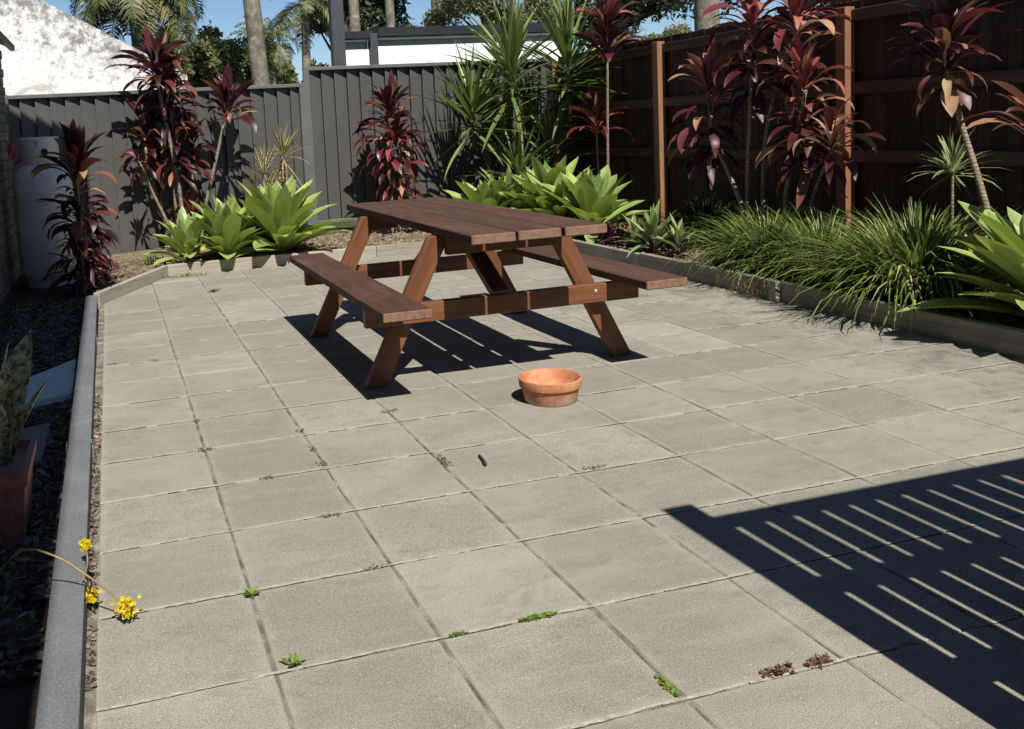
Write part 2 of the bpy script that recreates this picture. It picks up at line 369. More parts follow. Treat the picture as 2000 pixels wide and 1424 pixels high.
def m_blade(name, a, b, c):
    k = N(name); g = k.n('ShaderNodeNewGeometry'); r = g.outputs['Random Per Island']
    col = k.ramp(r, [(0.0, a), (0.65, b), (1.0, c)])
    return k.out(col, 0.45, None, 0.4, 0, 0.28)
M['grass'] = m_blade('tussock_blade', (0.050, 0.100, 0.018), (0.150, 0.225, 0.045), (0.50, 0.49, 0.20))
M['liri'] = m_blade('dark_tussock_blade', (0.026, 0.046, 0.013), (0.055, 0.085, 0.024), (0.10, 0.115, 0.04))
M['chips'] = m_blade('pale_wood_chips', (0.13, 0.085, 0.05), (0.33, 0.26, 0.17), (0.50, 0.44, 0.32))
M['mulch'] = m_blade('dark_mulch_chips', (0.05, 0.036, 0.026), (0.16, 0.125, 0.092), (0.34, 0.28, 0.22))
M['litter'] = m_blade('leaf_litter_bits', (0.07, 0.045, 0.03), (0.19, 0.13, 0.09), (0.36, 0.30, 0.22))
M['frond'] = m_blade('palm_leaflets', (0.075, 0.100, 0.032), (0.17, 0.175, 0.055), (0.32, 0.27, 0.10))
M['tree1'] = m_blade('olive_tree_leaves', (0.060, 0.085, 0.030), (0.15, 0.165, 0.060), (0.26, 0.24, 0.10))
M['tree2'] = m_blade('dark_tree_leaves', (0.028, 0.040, 0.020), (0.065, 0.085, 0.040), (0.13, 0.145, 0.07))
M['tree3'] = m_blade('pale_tree_leaves', (0.12, 0.13, 0.06), (0.21, 0.21, 0.10), (0.30, 0.29, 0.15))

# ------------------------------------------------------------------ ground, patio
g = obj('ground', mesh('ground', [(-600, -300, -0.06), (600, -300, -0.06), (600, 900, -0.06), (-600, 900, -0.06)], [(0, 1, 2, 3)], M['ground']))
tag(g, 'open ground beyond the yard', kind='structure')

PX0, PX1, PY0, PY1 = 0.012, 10.25, -5.0, 16.02
patio = obj('patio', mesh('patio_bedding', [(-0.07 * U, PY0 * U, -0.0035), (10.3 * U, PY0 * U, -0.0035), (10.3 * U, 16.05 * U, -0.0035), (-0.07 * U, 16.05 * U, -0.0035)], [(0, 1, 2, 3)], M['sand']))
tag(patio, 'sandy bedding and joints of the grey paved patio', kind='structure')

def paver_mesh(wx, wy, seed):
    rs = random.Random(seed); h = 0.04; b = 0.0035
    bm = bmesh.new()
    def ring(ins, z, jit):
        out = []
        nseg = 5
        cs = [(-wx / 2 + ins, -wy / 2 + ins), (wx / 2 - ins, -wy / 2 + ins), (wx / 2 - ins, wy / 2 - ins), (-wx / 2 + ins, wy / 2 - ins)]
        for i in range(4):
            a, c = cs[i], cs[(i + 1) % 4]
            for k in range(nseg):
                t = k / nseg; x = a[0] + (c[0] - a[0]) * t; y = a[1] + (c[1] - a[1]) * t
                out.append(bm.verts.new((x + rs.uniform(-jit, jit), y + rs.uniform(-jit, jit), z)))
        return out
    r0 = ring(0, -h, 0.0005); r1 = ring(0, -b, 0.0016); r2 = ring(b, 0, 0.0013)
    n = len(r0)
    for p, q in ((r0, r1), (r1, r2)):
        for i in range(n): bm.faces.new((p[i], p[(i + 1) % n], q[(i + 1) % n], q[i]))
    bm.faces.new(r2)
    m = bpy.data.meshes.new('paver'); bm.to_mesh(m); bm.free(); m.materials.append(M['paver'])
    return m
PV = [paver_mesh(0.392, 0.392, s) for s in range(8)]
PVN = [paver_mesh(0.24 * U - 0.004, 0.392, s) for s in range(3)]
def in_patio(x, y):                         # the cut corner by the diagonal edging
    return not (y > 13.1 and x < (y - 13.1) / 2.95 * 1.42 - 0.45)
for i in range(-5, 16):
    for j in range(0, 11):
        wob = (random.uniform(-0.004, 0.004), random.uniform(-0.004, 0.004))
        if not in_patio(j + 0.5, i + 0.3): continue
        data = random.choice(PV) if j < 10 else random.choice(PVN)
        cx = j + 0.512 if j < 10 else 10.13
        p = obj('paver', data, patio, ((cx + wob[0]) * U, (i + 0.5 + wob[1]) * U, random.uniform(-0.0012, 0.0004)),
                (random.uniform(-0.0016, 0.0016), random.uniform(-0.0016, 0.0016), random.choice((0, 1, 2, 3)) * math.pi / 2 + random.uniform(-0.004, 0.004) if j < 10 else 0))
# pale sand washed into the cross joints, lying ragged over the slab edges
V = []; F = []
for i in range(-4, 16):
    x = 0.05
    while x < 10.1:
        l = random.uniform(0.10, 0.7)
        if random.random() < 0.85 and in_patio(x, i):
            n = max(2, int(l / 0.035)); b = len(V); ww = random.uniform(0.6, 1.0)
            for k in range(n + 1):
                xx = x + l * k / n; e = (0.5 + 0.5 * math.sin(math.pi * k / n)) * ww
                V += [(xx * U, i * U - e * random.uniform(0.0042, 0.0085), 0.0006), (xx * U, i * U + e * random.uniform(0.0042, 0.0085), 0.0006)]
            F += [(b + 2 * k, b + 2 * k + 2, b + 2 * k + 3, b + 2 * k + 1) for k in range(n)]
        x += l + random.uniform(0.0, 0.15)
tag(obj('joint_sand', mesh('joint_sand', V, F, M['palesand']), patio), kind='stuff')
# triangular cut slabs along the diagonal edging
def tri_paver(pts):
    V = [(x * U, y * U, -0.0005) for x, y in pts] + [(x * U, y * U, -0.04) for x, y in pts]
    n = len(pts)
    return obj('paver', mesh('cut_paver', V, [tuple(range(n))] + [(i, i + n, (i + 1) % n + n, (i + 1) % n) for i in range(n)], M['paver']), patio)
tri_paver([(0.03, 13.01), (0.98, 13.01), (0.98, 13.99), (0.42, 13.99), (0.03, 13.25)])
tri_paver([(0.50, 14.01), (0.98, 14.01), (0.98, 14.98)])
tri_paver([(1.03, 15.01), (1.98, 15.01), (1.98, 15.98), (1.45, 15.98), (1.03, 15.15)])

# ------------------------------------------------------------------ planting beds
def bed(name, outline, z, mat, label, bumps=0.02, res=0.12):
    xs = [p[0] for p in outline]; ys = [p[1] for p in outline]
    nx = int((max(xs) - min(xs)) * U / res) + 2; ny = int((max(ys) - min(ys)) * U / res) + 2
    V = []; F = []
    for b in range(ny):
        for a in range(nx):
            x = min(xs) + (max(xs) - min(xs)) * a / (nx - 1); y = min(ys) + (max(ys) - min(ys)) * b / (ny - 1)
            V.append((x * U, y * U, z * U + random.uniform(-bumps, bumps)))
    for b in range(ny - 1):
        for a in range(nx - 1): F.append((b * nx + a, b * nx + a + 1, (b + 1) * nx + a + 1, (b + 1) * nx + a))
    return tag(obj(name, mesh(name, V, F, mat, True)), label, kind='structure')
bed('soil_bed', [(-2.6, -4), (-0.2, 13.4)], 0.03, M['soil'], 'dark mulched soil beside the house')
bed('soil_corner', [(-3.6, 13.45), (0.02, 20.3)], 0.05, M['soil'], 'dark soil in the corner by the gas cylinder', 0.012)
bed('gravel_bed', [(1.45, 16.2), (13.2, 20.3)], 0.14, M['gravelbed'], 'gravelly garden bed below the steel fence')
bed('planter_bed', [(10.42, -3), (13.2, 16.2)], 0.16, M['gravelbed'], 'garden bed below the timber fence')
# small sloped triangle of soil behind the diagonal edging
obj_t = obj('soil_wedge', mesh('soil_wedge', [(-0.16 * U, 13.3 * U, 0.05), (1.3 * U, 16.25 * U, 0.07), (1.5 * U, 20.3 * U, 0.07), (-0.16 * U, 20.3 * U, 0.03)], [(0, 1, 2, 3)], M['gravelbed']))
tag(obj_t, 'soil behind the diagonal edging', kind='structure')

def chips(name, n, rect, z, mat, lo, hi, label, keep=None, asp=3.0, flat=0.35):
    V = []; F = []
    while n > 0:
        x = random.uniform(rect[0], rect[1]); y = random.uniform(rect[2], rect[3])
        if keep and not keep(x, y): continue
        n -= 1
        l = random.uniform(lo, hi); wd = l / random.uniform(1.2, asp); t = wd * flat
        R = Matrix.Rotation(random.uniform(0, 6.28), 3, 'Z') @ Matrix.Rotation(random.uniform(-0.5, 0.5), 3, 'X') @ Matrix.Rotation(random.uniform(-0.5, 0.5), 3, 'Y')
        c = Vector((x * U, y * U, z * U + random.uniform(0, 0.012))); b = len(V)
        for q in ((-l, -wd * .4, -t), (l * .7, -wd, -t), (l, wd * .5, -t), (-l * .6, wd, -t), (-l * .6, -wd * .4, t), (l * .6, wd * .1, t)):
            V.append(c + R @ Vector(q) * 0.5)
        F += [(b, b + 1, b + 5, b + 4), (b + 1, b + 2, b + 5), (b + 2, b + 3, b + 4, b + 5), (b + 3, b, b + 4)]
    return tag(obj(name, mesh(name, V, F, mat)), label, kind='stuff')
chips('wood_chips', 5200, (1.6, 10.3, 16.2, 20.2), 0.16, M['chips'], 0.015, 0.045, 'pale wood chips and pebbles over the rear bed')
chips('bark_chips', 3800, (10.45, 13.0, 3, 16.2), 0.18, M['chips'], 0.015, 0.05, 'pale wood chips over the planter bed')
chips('leaf_mulch', 6500, (-2.0, -0.28, 0.3, 13.8), 0.05, M['mulch'], 0.02, 0.07, 'dark shredded mulch beside the house', asp=6)
chips('leaf_litter', 420, (-0.075, 0.012, 0.2, 6.5), 0.0, M['litter'], 0.008, 0.028, 'dry leaf litter in the gap along the edging', asp=4)
chips('wedge_litter', 500, (-0.1, 1.4, 13.5, 18.5), 0.15, M['litter'], 0.012, 0.04, 'dry red brown litter behind the diagonal edging', keep=lambda x, y: y > 13.6 + 2.1 * x)

# ------------------------------------------------------------------ edgings
kb = thing('garden_edging', (-0.14, -3, 0), 'straight blue grey edging boards dividing patio from mulched bed', 'edging')
def kx(y): return -0.140 - (y + 0.5) * 0.0045
for a, b in ((-3.8, 4.11), (4.15, 9.27), (9.31, 13.10)):
    board('sleeper', kb, (kx(a), a, 0.075), (kx(b), b, 0.075), 0.212 * U, 0.25 * U, M['kerb'], b=0.002)
for y in (4.13, 9.29):
    board('edging_clip', kb, (kx(y) - 0.10, y, 0.199), (kx(y) + 0.12, y, 0.199), 0.045, 0.004, M['kerb'], b=0.001)
    board('edging_stake', kb, (kx(y) + 0.118, y, -0.05), (kx(y) + 0.118, y, 0.17), 0.05, 0.005, M['galv'], up=(1, 0, 0), b=0.001)
    board('edging_stake', kb, (kx(y) - 0.118, y, -0.05), (kx(y) - 0.118, y, 0.205), 0.05, 0.005, M['galv'], up=(1, 0, 0), b=0.001)
dk = thing('diagonal_sleeper', (-0.05, 13.2, 0), 'short grey timber sleeper set diagonally across the patio corner', 'edging')
board('sleeper', dk, (-0.11, 13.07, 0.08), (1.36, 16.10, 0.09), 0.05, 0.13, M['sleeper'], b=0.004)
rk = thing('rear_edging', (1.4, 16.1, 0), 'weathered grey timber sleepers edging the bed behind the picnic table', 'edging')
board('sleeper', rk, (1.40, 16.12, 0.09), (6.30, 16.12, 0.09), 0.05, 0.13, M['sleeper'], b=0.004)
board('sleeper', rk, (6.31, 16.12, 0.085), (10.36, 16.12, 0.085), 0.05, 0.13, M['sleeper'], b=0.004)
rt = thing('planter_edging', (10.3, 7, 0), 'weathered grey timber sleepers edging the bed below the timber fence', 'edging')
for a, b, z in ((16.05, 11.05, 0.09), (11.04, 7.16, 0.115), (7.06, 1.0, 0.12), (0.98, -4.0, 0.115)):
    board('sleeper', rt, (10.33, a, z), (10.33, b, z), 0.05, 0.155, M['sleeper'], b=0.004)
board('stake', rt, (10.20, 7.11, -0.05), (10.20, 7.11, 0.33), 0.075, 0.03, M['sleeper'], up=(1, 0, 0), b=0.003)

# ------------------------------------------------------------------ steel sheet fence
FY = 20.4
def steel_fence(name, x0, x1, z0, h, label, posts):
    t = thing(name, (x0, FY, z0), label, 'fence')
    p = 0.372; n = max(1, round((x1 - x0) / p)); p = (x1 - x0) / n
    per = 5; i = 0
    while i < n:
        k = min(per, n - i); V = []; F = []
        xs = []
        for q in range(k):
            b = x0 + (i + q) * p
            xs += [(b, 0.125), (b + 0.015 * p, 0.0), (b + 0.10 * p, 0.0), (b + 0.16 * p, 0.012), (b + 0.96 * p, 0.115)]
        xs.append((x0 + (i + k) * p, 0.125))
        for (x, d) in xs:
            V += [((x - x0) * U, d * U, 0.06 * U), ((x - x0) * U, d * U, (h - 0.06) * U)]
        for q in range(len(xs) - 1): F.append((2 * q, 2 * q + 2, 2 * q + 3, 2 * q + 1))
        o = obj('sheet', mesh('sheet', V, F, M['steel']), t, uv((x0, FY + 0.03, z0)))
        i += k
    board('top_rail', t, (x0, FY + 0.03, z0 + h - 0.05), (x1, FY + 0.03, z0 + h - 0.05), 0.060, 0.042, M['steel_trim'], b=0.006)
    board('bottom_rail', t, (x0, FY + 0.03, z0 + 0.03), (x1, FY + 0.03, z0 + 0.03), 0.056, 0.042, M['steel_trim'], b=0.006)
    for x in posts:
        board('post', t, (x, FY + 0.03, -0.3), (x, FY + 0.03, z0 + h + 0.02), 0.054, 0.068, M['steel_trim'], up=(1, 0, 0), b=0.005)
    return t
steel_fence('steel_fence', -2.15, 5.68, 0.0, 4.40, 'charcoal ribbed steel fence, the lower section below the old white wall', (-2.12, 5.64))
steel_fence('steel_fence', 5.84, 13.3, 0.46, 4.38, 'charcoal ribbed steel fence, the taller section behind the red cordyline and yucca', (5.78, 11.6))

# ------------------------------------------------------------------ timber fence
FX = 13.35
tf = thing('timber_fence', (FX, 8, 0), 'dark stained timber paling fence with rails along the planter', 'fence')
pal = []
for s in range(5):
    pal.append(bevel_box(4.86 * U + s * 0.0040, 0.0975, 0.014, 0.002, M['fence_wood']))
y = -3.0
while y < 20.3:
    d = random.choice(pal)
    o = obj('paling', d, tf, uv((FX + 0.10 + random.uniform(-0.006, 0.006), y, 2.42)), (0, -math.pi / 2, math.pi + random.uniform(-0.006, 0.006)))
    o.rotation_euler = Matrix(((0, 0, -1), (0, 1, 0), (1, 0, 0))).to_euler()
    y += 0.2515
POSTS = (-2.9, 3.05, 8.92, 14.78, 20.2)
for z in (2.07, 3.29, 4.58):
    for a, b in zip(POSTS[:-1], POSTS[1:]):
        board('rail', tf, (FX - 0.02, a + 0.13, z), (FX - 0.02, b - 0.13, z), 0.038, 0.085, M['rail_wood'], b=0.003)
for y in POSTS:
    board('post', tf, (FX - 0.09, y, 0), (FX - 0.09, y, 4.74), 0.095, 0.085, M['post_wood'], up=(1, 0, 0), b=0.004)

# ------------------------------------------------------------------ picnic table
T = thing('picnic_table', (4.8, 6.8, 0), 'brown timber picnic table with attached benches standing on the pavers', 'picnic table')
XA, XB, YA, YB = 3.99, 5.615, 4.17, 9.55
pw = (XB - XA - 2 * 0.032) / 3
for k in range(3):
    x = XA + pw / 2 + k * (pw + 0.032)
    dy = (0.0, 0.012, -0.008)[k]
    board('table_plank', T, (x, YA + dy, 1.80), (x, YB + dy, 1.80), pw * U, 0.042, M['top_wood'], b=0.004)
for x0, x1, ya, yb in ((2.93, 3.475, 4.06, 9.22), (6.13, 6.67, 4.22, 9.38)):
    board('bench_plank', T, ((x0 + x1) / 2, ya, 1.085), ((x0 + x1) / 2, yb, 1.085), (x1 - x0) * U, 0.040, M['top_wood'], b=0.004)
for fy, sgn in ((5.33, -1), (8.36, 1)):
    cb = fy + sgn * 0.155
    c = board('crossbar', T, (3.02, cb, 0.875), (6.58, cb, 0.875), 0.045, 0.092, M['leg_wood'], b=0.003)
    for xb in (3.62, 5.98):
        V, F = lathe([(0.0, 0.006), (0.006, 0.006), (0.010, 0.003), (0.011, 0.0)], 12)
        obj('bolt', mesh('bolt', V, F, M['bolt'], True), T, uv((xb, cb + sgn * 0.058, 0.90)), (math.pi / 2 * (1 if sgn < 0 else -1), 0, 0))
    board('top_cleat', T, (4.06, fy + sgn * 0.155, 1.635), (5.545, fy + sgn * 0.155, 1.635), 0.045, 0.088, M['leg_wood'], b=0.003)
    for s in (-1, 1):
        # legs with level feet and tops
        xf, xt = 4.785 + s * 1.64, 4.785 + s * 0.76
        hw = 0.132
        V = []
        for yy in (-0.056, 0.056):
            V += [((xf - hw) * U, yy * U, 0), ((xf + hw) * U, yy * U, 0), ((xt + hw) * U, yy * U, 1.74 * U), ((xt - hw) * U, yy * U, 1.74 * U)]
        F = [(0, 1, 2, 3), (7, 6, 5, 4), (0, 4, 5, 1), (1, 5, 6, 2), (2, 6, 7, 3), (3, 7, 4, 0)]
        bm = bmesh.new(); vs = [bm.verts.new(v) for v in V]
        for f in F: bm.faces.new([vs[q] for q in f])
        # local X along the leg so that the grain follows it
        ax = Vector(((xt - xf) * U, 0, 1.74 * U)).normalized(); ay = Vector((0, 1, 0)); az = ax.cross(ay)
        R = Matrix((ax, ay, az)).transposed(); Ri = R.inverted(); c0 = Vector((xf * U, 0, 0))
        for v in bm.verts: v.co = Ri @ (v.co - c0)
        bmesh.ops.recalc_face_normals(bm, faces=bm.faces)
        bmesh.ops.bevel(bm, geom=list(bm.edges), offset=0.003, segments=1, affect='EDGES')
        m = bpy.data.meshes.new('leg'); bm.to_mesh(m); bm.free(); m.materials.append(M['leg_wood'])
        obj('leg', m, T, (xf * U, fy * U, 0.0), R.to_euler())
    for k in range(3):
        for dx in (-0.15, 0.15):
            V, F = lathe([(0.0, 0.0008), (0.0032, 0.0008), (0.0042, 0.0)], 8)
            obj('screw', mesh('screw', V, F, M['bolt'], True), T, uv((XA + pw / 2 + k * (pw + 0.032) + dx + random.uniform(-.02, .02), cb + random.uniform(-.03, .03), 1.8525)))
    for xb in (3.2, 6.4):
        for dx in (-0.13, 0.13):
            obj('screw', mesh('screw', V, F, M['bolt'], True), T, uv((xb + dx, cb + random.uniform(-.03, .03), 1.1350)))
    board('brace', T, (4.805, fy - sgn * 0.02, 0.96), (4.805, fy - sgn * 1.35, 1.70), 0.09, 0.040, M['leg_wood'], up=(0, 0, 1), b=0.003)

# ------------------------------------------------------------------ terracotta bowl
prof = [(0.0, 0.0), (0.110, 0.0), (0.113, 0.003), (0.124, 0.062), (0.1245, 0.064), (0.133, 0.065), (0.1345, 0.068), (0.137, 0.101), (0.136, 0.104), (0.132, 0.105), (0.1265, 0.103), (0.1235, 0.070), (0.119, 0.062), (0.106, 0.014), (0.098, 0.010), (0.0, 0.010)]
V, F = lathe(prof, 56)
bowl = obj('terracotta_bowl', mesh('terracotta_bowl', V, F, M['terracotta'], True), None, uv((4.76, 3.99, 0.002)))
bowl.data.polygons.foreach_set('use_smooth', [True] * len(bowl.data.polygons))
tag(bowl, 'empty shallow terracotta bowl standing on the pavers beside the table', 'plant pot')

# ------------------------------------------------------------------ leaf meshes
def leaf_mesh(name, L, W, e0, bend, mat, seg=7, fold=0.35, pet=0.12, wide=0.5, tipp=1.0, twist=0.0, curl=0.0, side=0.0, ac=2):
    """strip with three points across; starts at origin, heads to +X with elevation e0, drooping by bend"""
    V = []; F = []; UVS = []
    p = Vector((0, 0, 0)); n = seg
    for i in range(n + 1):
        t = i / n
        e = e0 - bend * (t ** 1.5)
        d = Vector((math.cos(e), side * t, math.sin(e))).normalized()
        if t < pet: wv = 0.16 + 0.84 * (t / pet) * 0.25
        else:
            q = (t - pet) / (1 - pet)
            wv = math.sin(math.pi * min(1, (q ** (math.log(0.5) / math.log(wide))))) ** 0.8 if q < 1 else 0
            wv = max(wv, 0.30 * (1 - q))
        wv = max(wv, 0.02) * W / 2
        up = Vector((-math.sin(e), 0, math.cos(e))); sd = Vector((0, 1, 0))
        tw = twist * t; sd2 = sd * math.cos(tw) + up * math.sin(tw); up2 = up * math.cos(tw) - sd * math.sin(tw)
        fd = fold * (1 - curl * t)
        for q in range(ac + 1):
            f = 1 - 2 * q / ac
            V.append(p + sd2 * wv * f + up2 * wv * fd * abs(f) ** 1.5); UVS.append((t, q / ac))
        p = p + d * (L / n)
    for i in range(n):
        for q in range(ac):
            a = i * (ac + 1) + q
            F.append((a, a + ac + 1, a + ac + 2, a + 1))
    m = mesh(name, V, F, mat, True)
    ul = m.uv_layers.new(name='UVMap')
    for lp in m.loops: ul.data[lp.index].uv = UVS[lp.vertex_index]
    return m

def leafset(name, L, W, mat, classes, nvar=3, **k):
    out = []
    for (e0, bend) in classes:
        row = []
        for v in range(nvar):
            r = random.Random(sum(map(ord, name)) * 131 + (e0 + 90) * 17 + v)
            kk = dict(k)
            kk['twist'] = r.uniform(-0.7, 0.7) * k.get('tw', 1.0); kk.pop('tw', None)
            kk['side'] = r.uniform(-0.25, 0.25)
            row.append(leaf_mesh(name, L * r.uniform(0.85, 1.12), W * r.uniform(0.72, 1.15), rad(e0 + r.uniform(-8, 8)), rad(bend * r.uniform(0.7, 1.45)), mat, **kk))
        out.append(row)
    return out
CL = [(84, 16), (72, 38), (58, 68), (42, 95), (24, 105), (2, 92), (-34, 50)]
CORD = {k: leafset(k, 0.42, 0.088, M[k], CL, 5, fold=0.45, pet=0.22, wide=0.45, curl=0.6) for k in ('cord', 'cord_pink', 'cord_tan')}
AGV = leafset('agave', 0.50, 0.155, M['agave'], [(88, 4), (78, 10), (66, 18), (54, 24), (40, 30), (24, 34), (6, 38)], 3, fold=0.55, pet=0.0, wide=0.56, curl=0.7, tw=0.25, seg=7, ac=4)
YUC = leafset('yucca', 0.62, 0.040, M['yucca'], [(86, 3), (68, 8), (50, 12), (33, 16), (14, 20), (-8, 22), (-35, 20)], 3, fold=0.5, pet=0.0, wide=0.35, tw=0.2, seg=5)
DRA = leafset('drac', 0.30, 0.013, M['drac'], [(80, 10), (55, 20), (30, 30), (5, 40), (-30, 30)], 3, fold=0.3, pet=0.0, wide=0.3, tw=0.3, seg=4)
DRY = leafset('dry', 0.28, 0.014, M['dryleaf'], [(0, 50), (-35, 40), (-60, 20)], 3, fold=0.3, pet=0.0, wide=0.3, seg=4)
DRV = leafset('dracv', 0.27, 0.020, M['dracv'], [(82, 8), (60, 18), (35, 25), (8, 40), (-20, 40)], 3, fold=0.3, pet=0.0, wide=0.35, tw=0.3, seg=4)
RHO = leafset('rhoeo', 0.30, 0.060, M['rhoeo'], [(86, 6), (70, 14), (54, 20), (36, 28), (16, 36)], 3, fold=0.6, pet=0.0, wide=0.35, tw=0.2, seg=5)
PUR = leafset('purple', 0.20, 0.045, M['purple'], [(80, 10), (60, 22), (38, 35), (14, 40), (-10, 40)], 3, fold=0.5, pet=0.0, wide=0.35, tw=0.3, seg=5)
MOT = leafset('mottled', 0.36, 0.085, M['mottled'], [(88, 4), (82, 12), (70, 30)], 3, fold=0.4, pet=0.0, wide=0.5, tw=0.9, seg=6)

DENS = {id(CORD['cord']): 1.75, id(CORD['cord_pink']): 1.4, id(CORD['cord_tan']): 1.4, id(AGV): 1.45}
def whorl(parent, top_u, n, sets, h=0.3, scale=1.0, c0=0, c1=None, r0=0.012, jit=0.25, srange=(0.8, 1.12), gold=2.39996, ph=None, name='leaf', avoid=None, tilt=None):
    """n leaves around a stem; the youngest on top and upright, the oldest low and drooping"""
    if tilt is None: tilt = 0.26 if id(sets) in DENS and sets is not AGV else 0.12
    if id(sets) in DENS and sets is not AGV: srange = (0.55, 1.15)
    n = int(n * DENS.get(id(sets), 1.0))
    S = sets; c1 = len(S) - 1 if c1 is None else c1
    a = random.uniform(0, 6.28) if ph is None else ph
    for i in range(n):
        t = (i + 0.5) / n
        ci = c0 + t * (c1 - c0) + random.uniform(-0.6, 0.6); ci = int(max(c0, min(c1, round(ci))))
        a += gold + random.uniform(-jit, jit)
        if avoid and avoid(a): continue
        d = random.choice(S[ci])
        loc = uv(top_u) + Vector((math.cos(a) * r0, math.sin(a) * r0, -h * t + random.uniform(-0.012, 0.012)))
        s = scale * random.uniform(*srange) * (0.82 + 0.25 * min(1, t * 2.2))
        obj(name, d, parent, loc, (random.uniform(-tilt, tilt), random.uniform(-tilt, tilt), a), s)

def stem(parent, pts, r0, r1, mat='stem', name='stem'):
    P = [uv(p) for p in pts]; base = parent.location
    # smooth the bends
    Q = []
    for i in range(len(P) - 1):
        for k in range(4):
            t = k / 4
            pm = P[max(i - 1, 0)]; p2 = P[min(i + 2, len(P) - 1)]
            Q.append(0.5 * ((2 * P[i]) + (P[i + 1] - pm) * t + (2 * pm - 5 * P[i] + 4 * P[i + 1] - p2) * t * t + (-pm + 3 * P[i] - 3 * P[i + 1] + p2) * t ** 3))
    Q.append(P[-1])
    n = len(Q); V, F = tube([q - base for q in Q], [r0 + (r1 - r0) * i / (n - 1) + random.uniform(-0.0006, 0.0006) for i in range(n)], 8)
    return obj(name, mesh(name, V, F, M[mat], True), parent, base)

# ------------------------------------------------------------------ cordylines, rear left
A = thing('cordyline', (-0.36, 14.3, 0.04), 'dark shaded red cordyline growing in front of the grey gas cylinder', 'plant')
stem(A, [(-0.36, 14.3, 0.04), (-0.35, 14.3, 1.04), (-0.33, 14.32, 1.97), (-0.30, 14.3, 2.75)], 0.020, 0.013)
whorl(A, (-0.30, 14.3, 2.78), 22, CORD['cord'], 0.20, 0.92, 0, 3)
whorl(A, (-0.32, 14.3, 2.2), 26, CORD['cord'], 0.40, 0.80, 2, 5)
whorl(A, (-0.33, 14.3, 1.75), 24, CORD['cord'], 0.40, 0.85, 3, 6)
whorl(A, (-0.34, 14.3, 1.2), 14, CORD['cord_tan'], 0.25, 0.75, 3, 6)
whorl(A, (-0.36, 14.3, 0.62), 16, CORD['cord'], 0.16, 0.80, 2, 6)

B = thing('cordyline', (2.0, 19.2, 0.14), 'tall leaning red cordyline with ringed bare canes and crown above the low fence', 'plant')
stem(B, [(2.08, 19.2, 0.14), (2.05, 19.2, 0.95), (1.97, 19.15, 2.17), (1.78, 19.15, 3.62), (1.64, 19.2, 4.70)], 0.026, 0.017)
whorl(B, (1.66, 19.2, 4.95), 30, CORD['cord'], 0.18, 1.12, 0, 4)
whorl(B, (1.66, 19.2, 4.6), 6, CORD['cord_tan'], 0.08, 0.8, 4, 6)
stem(B, [(1.80, 18.9, 0.14), (1.66, 18.9, 0.85), (1.34, 18.9, 1.70), (1.05, 18.9, 2.56)], 0.020, 0.011)
whorl(B, (1.05, 18.9, 2.62), 10, CORD['cord'], 0.06, 0.42, 0, 4)
stem(B, [(1.78, 19.2, 3.62), (1.86, 19.3, 4.0), (1.98, 19.3, 4.35)], 0.016, 0.012)
whorl(B, (1.98, 19.3, 4.5), 18, CORD['cord'], 0.14, 0.8, 1, 5)

B3 = thing('cordyline', (2.5, 19.3, 0.14), 'red cordyline with one slanting cane and upright dark crown before the low fence', 'plant')
stem(B3, [(2.45, 19.3, 0.14), (2.63, 19.3, 1.18), (3.06, 19.3, 2.62), (3.34, 19.3, 3.60)], 0.021, 0.015)
whorl(B3, (3.40, 19.3, 4.1), 24, CORD['cord'], 0.30, 1.02, 0, 3)
whorl(B3, (3.36, 19.3, 3.72), 6, CORD['cord_tan'], 0.08, 0.7, 2, 5)

B4 = thing('cordyline', (2.0, 19.55, 0.14), 'dense bushy dark red cordyline, leafy to the ground, behind the leaning canes', 'plant')
stem(B4, [(1.95, 19.55, 0.14), (1.90, 19.55, 2.0), (1.98, 19.55, 3.9)], 0.022, 0.014)
stem(B4, [(2.15, 19.5, 0.14), (2.30, 19.5, 1.2), (2.42, 19.5, 2.2)], 0.020, 0.014)
stem(B4, [(1.85, 19.6, 0.14), (1.45, 19.6, 1.6), (1.25, 19.6, 2.9)], 0.020, 0.014)
for (x, z, n, h, sc) in ((1.98, 4.25, 26, 0.35, 0.95), (1.94, 3.2, 26, 0.4, 0.95), (1.9, 2.0, 22, 0.4, 0.9), (2.42, 3.1, 24, 0.35, 0.9), (2.38, 2.0, 22, 0.4, 0.9), (2.25, 1.1, 16, 0.25, 0.8), (1.27, 3.5, 24, 0.4, 0.9), (1.35, 2.3, 20, 0.35, 0.85)):
    whorl(B4, (x, 19.55 + random.uniform(-0.1, 0.1), z), n, CORD['cord'], h, sc * 0.92, 0 if z in (4.25, 3.5, 3.1) else 2, 6) if z not in (2.0, 2.3) else None
whorl(B4, (2.3, 19.3, 1.1), 14, CORD['cord_pink'], 0.12, 0.85, 0, 3)
whorl(B4, (2.3, 19.3, 0.85), 8, CORD['cord_tan'], 0.15, 0.8, 3, 6)

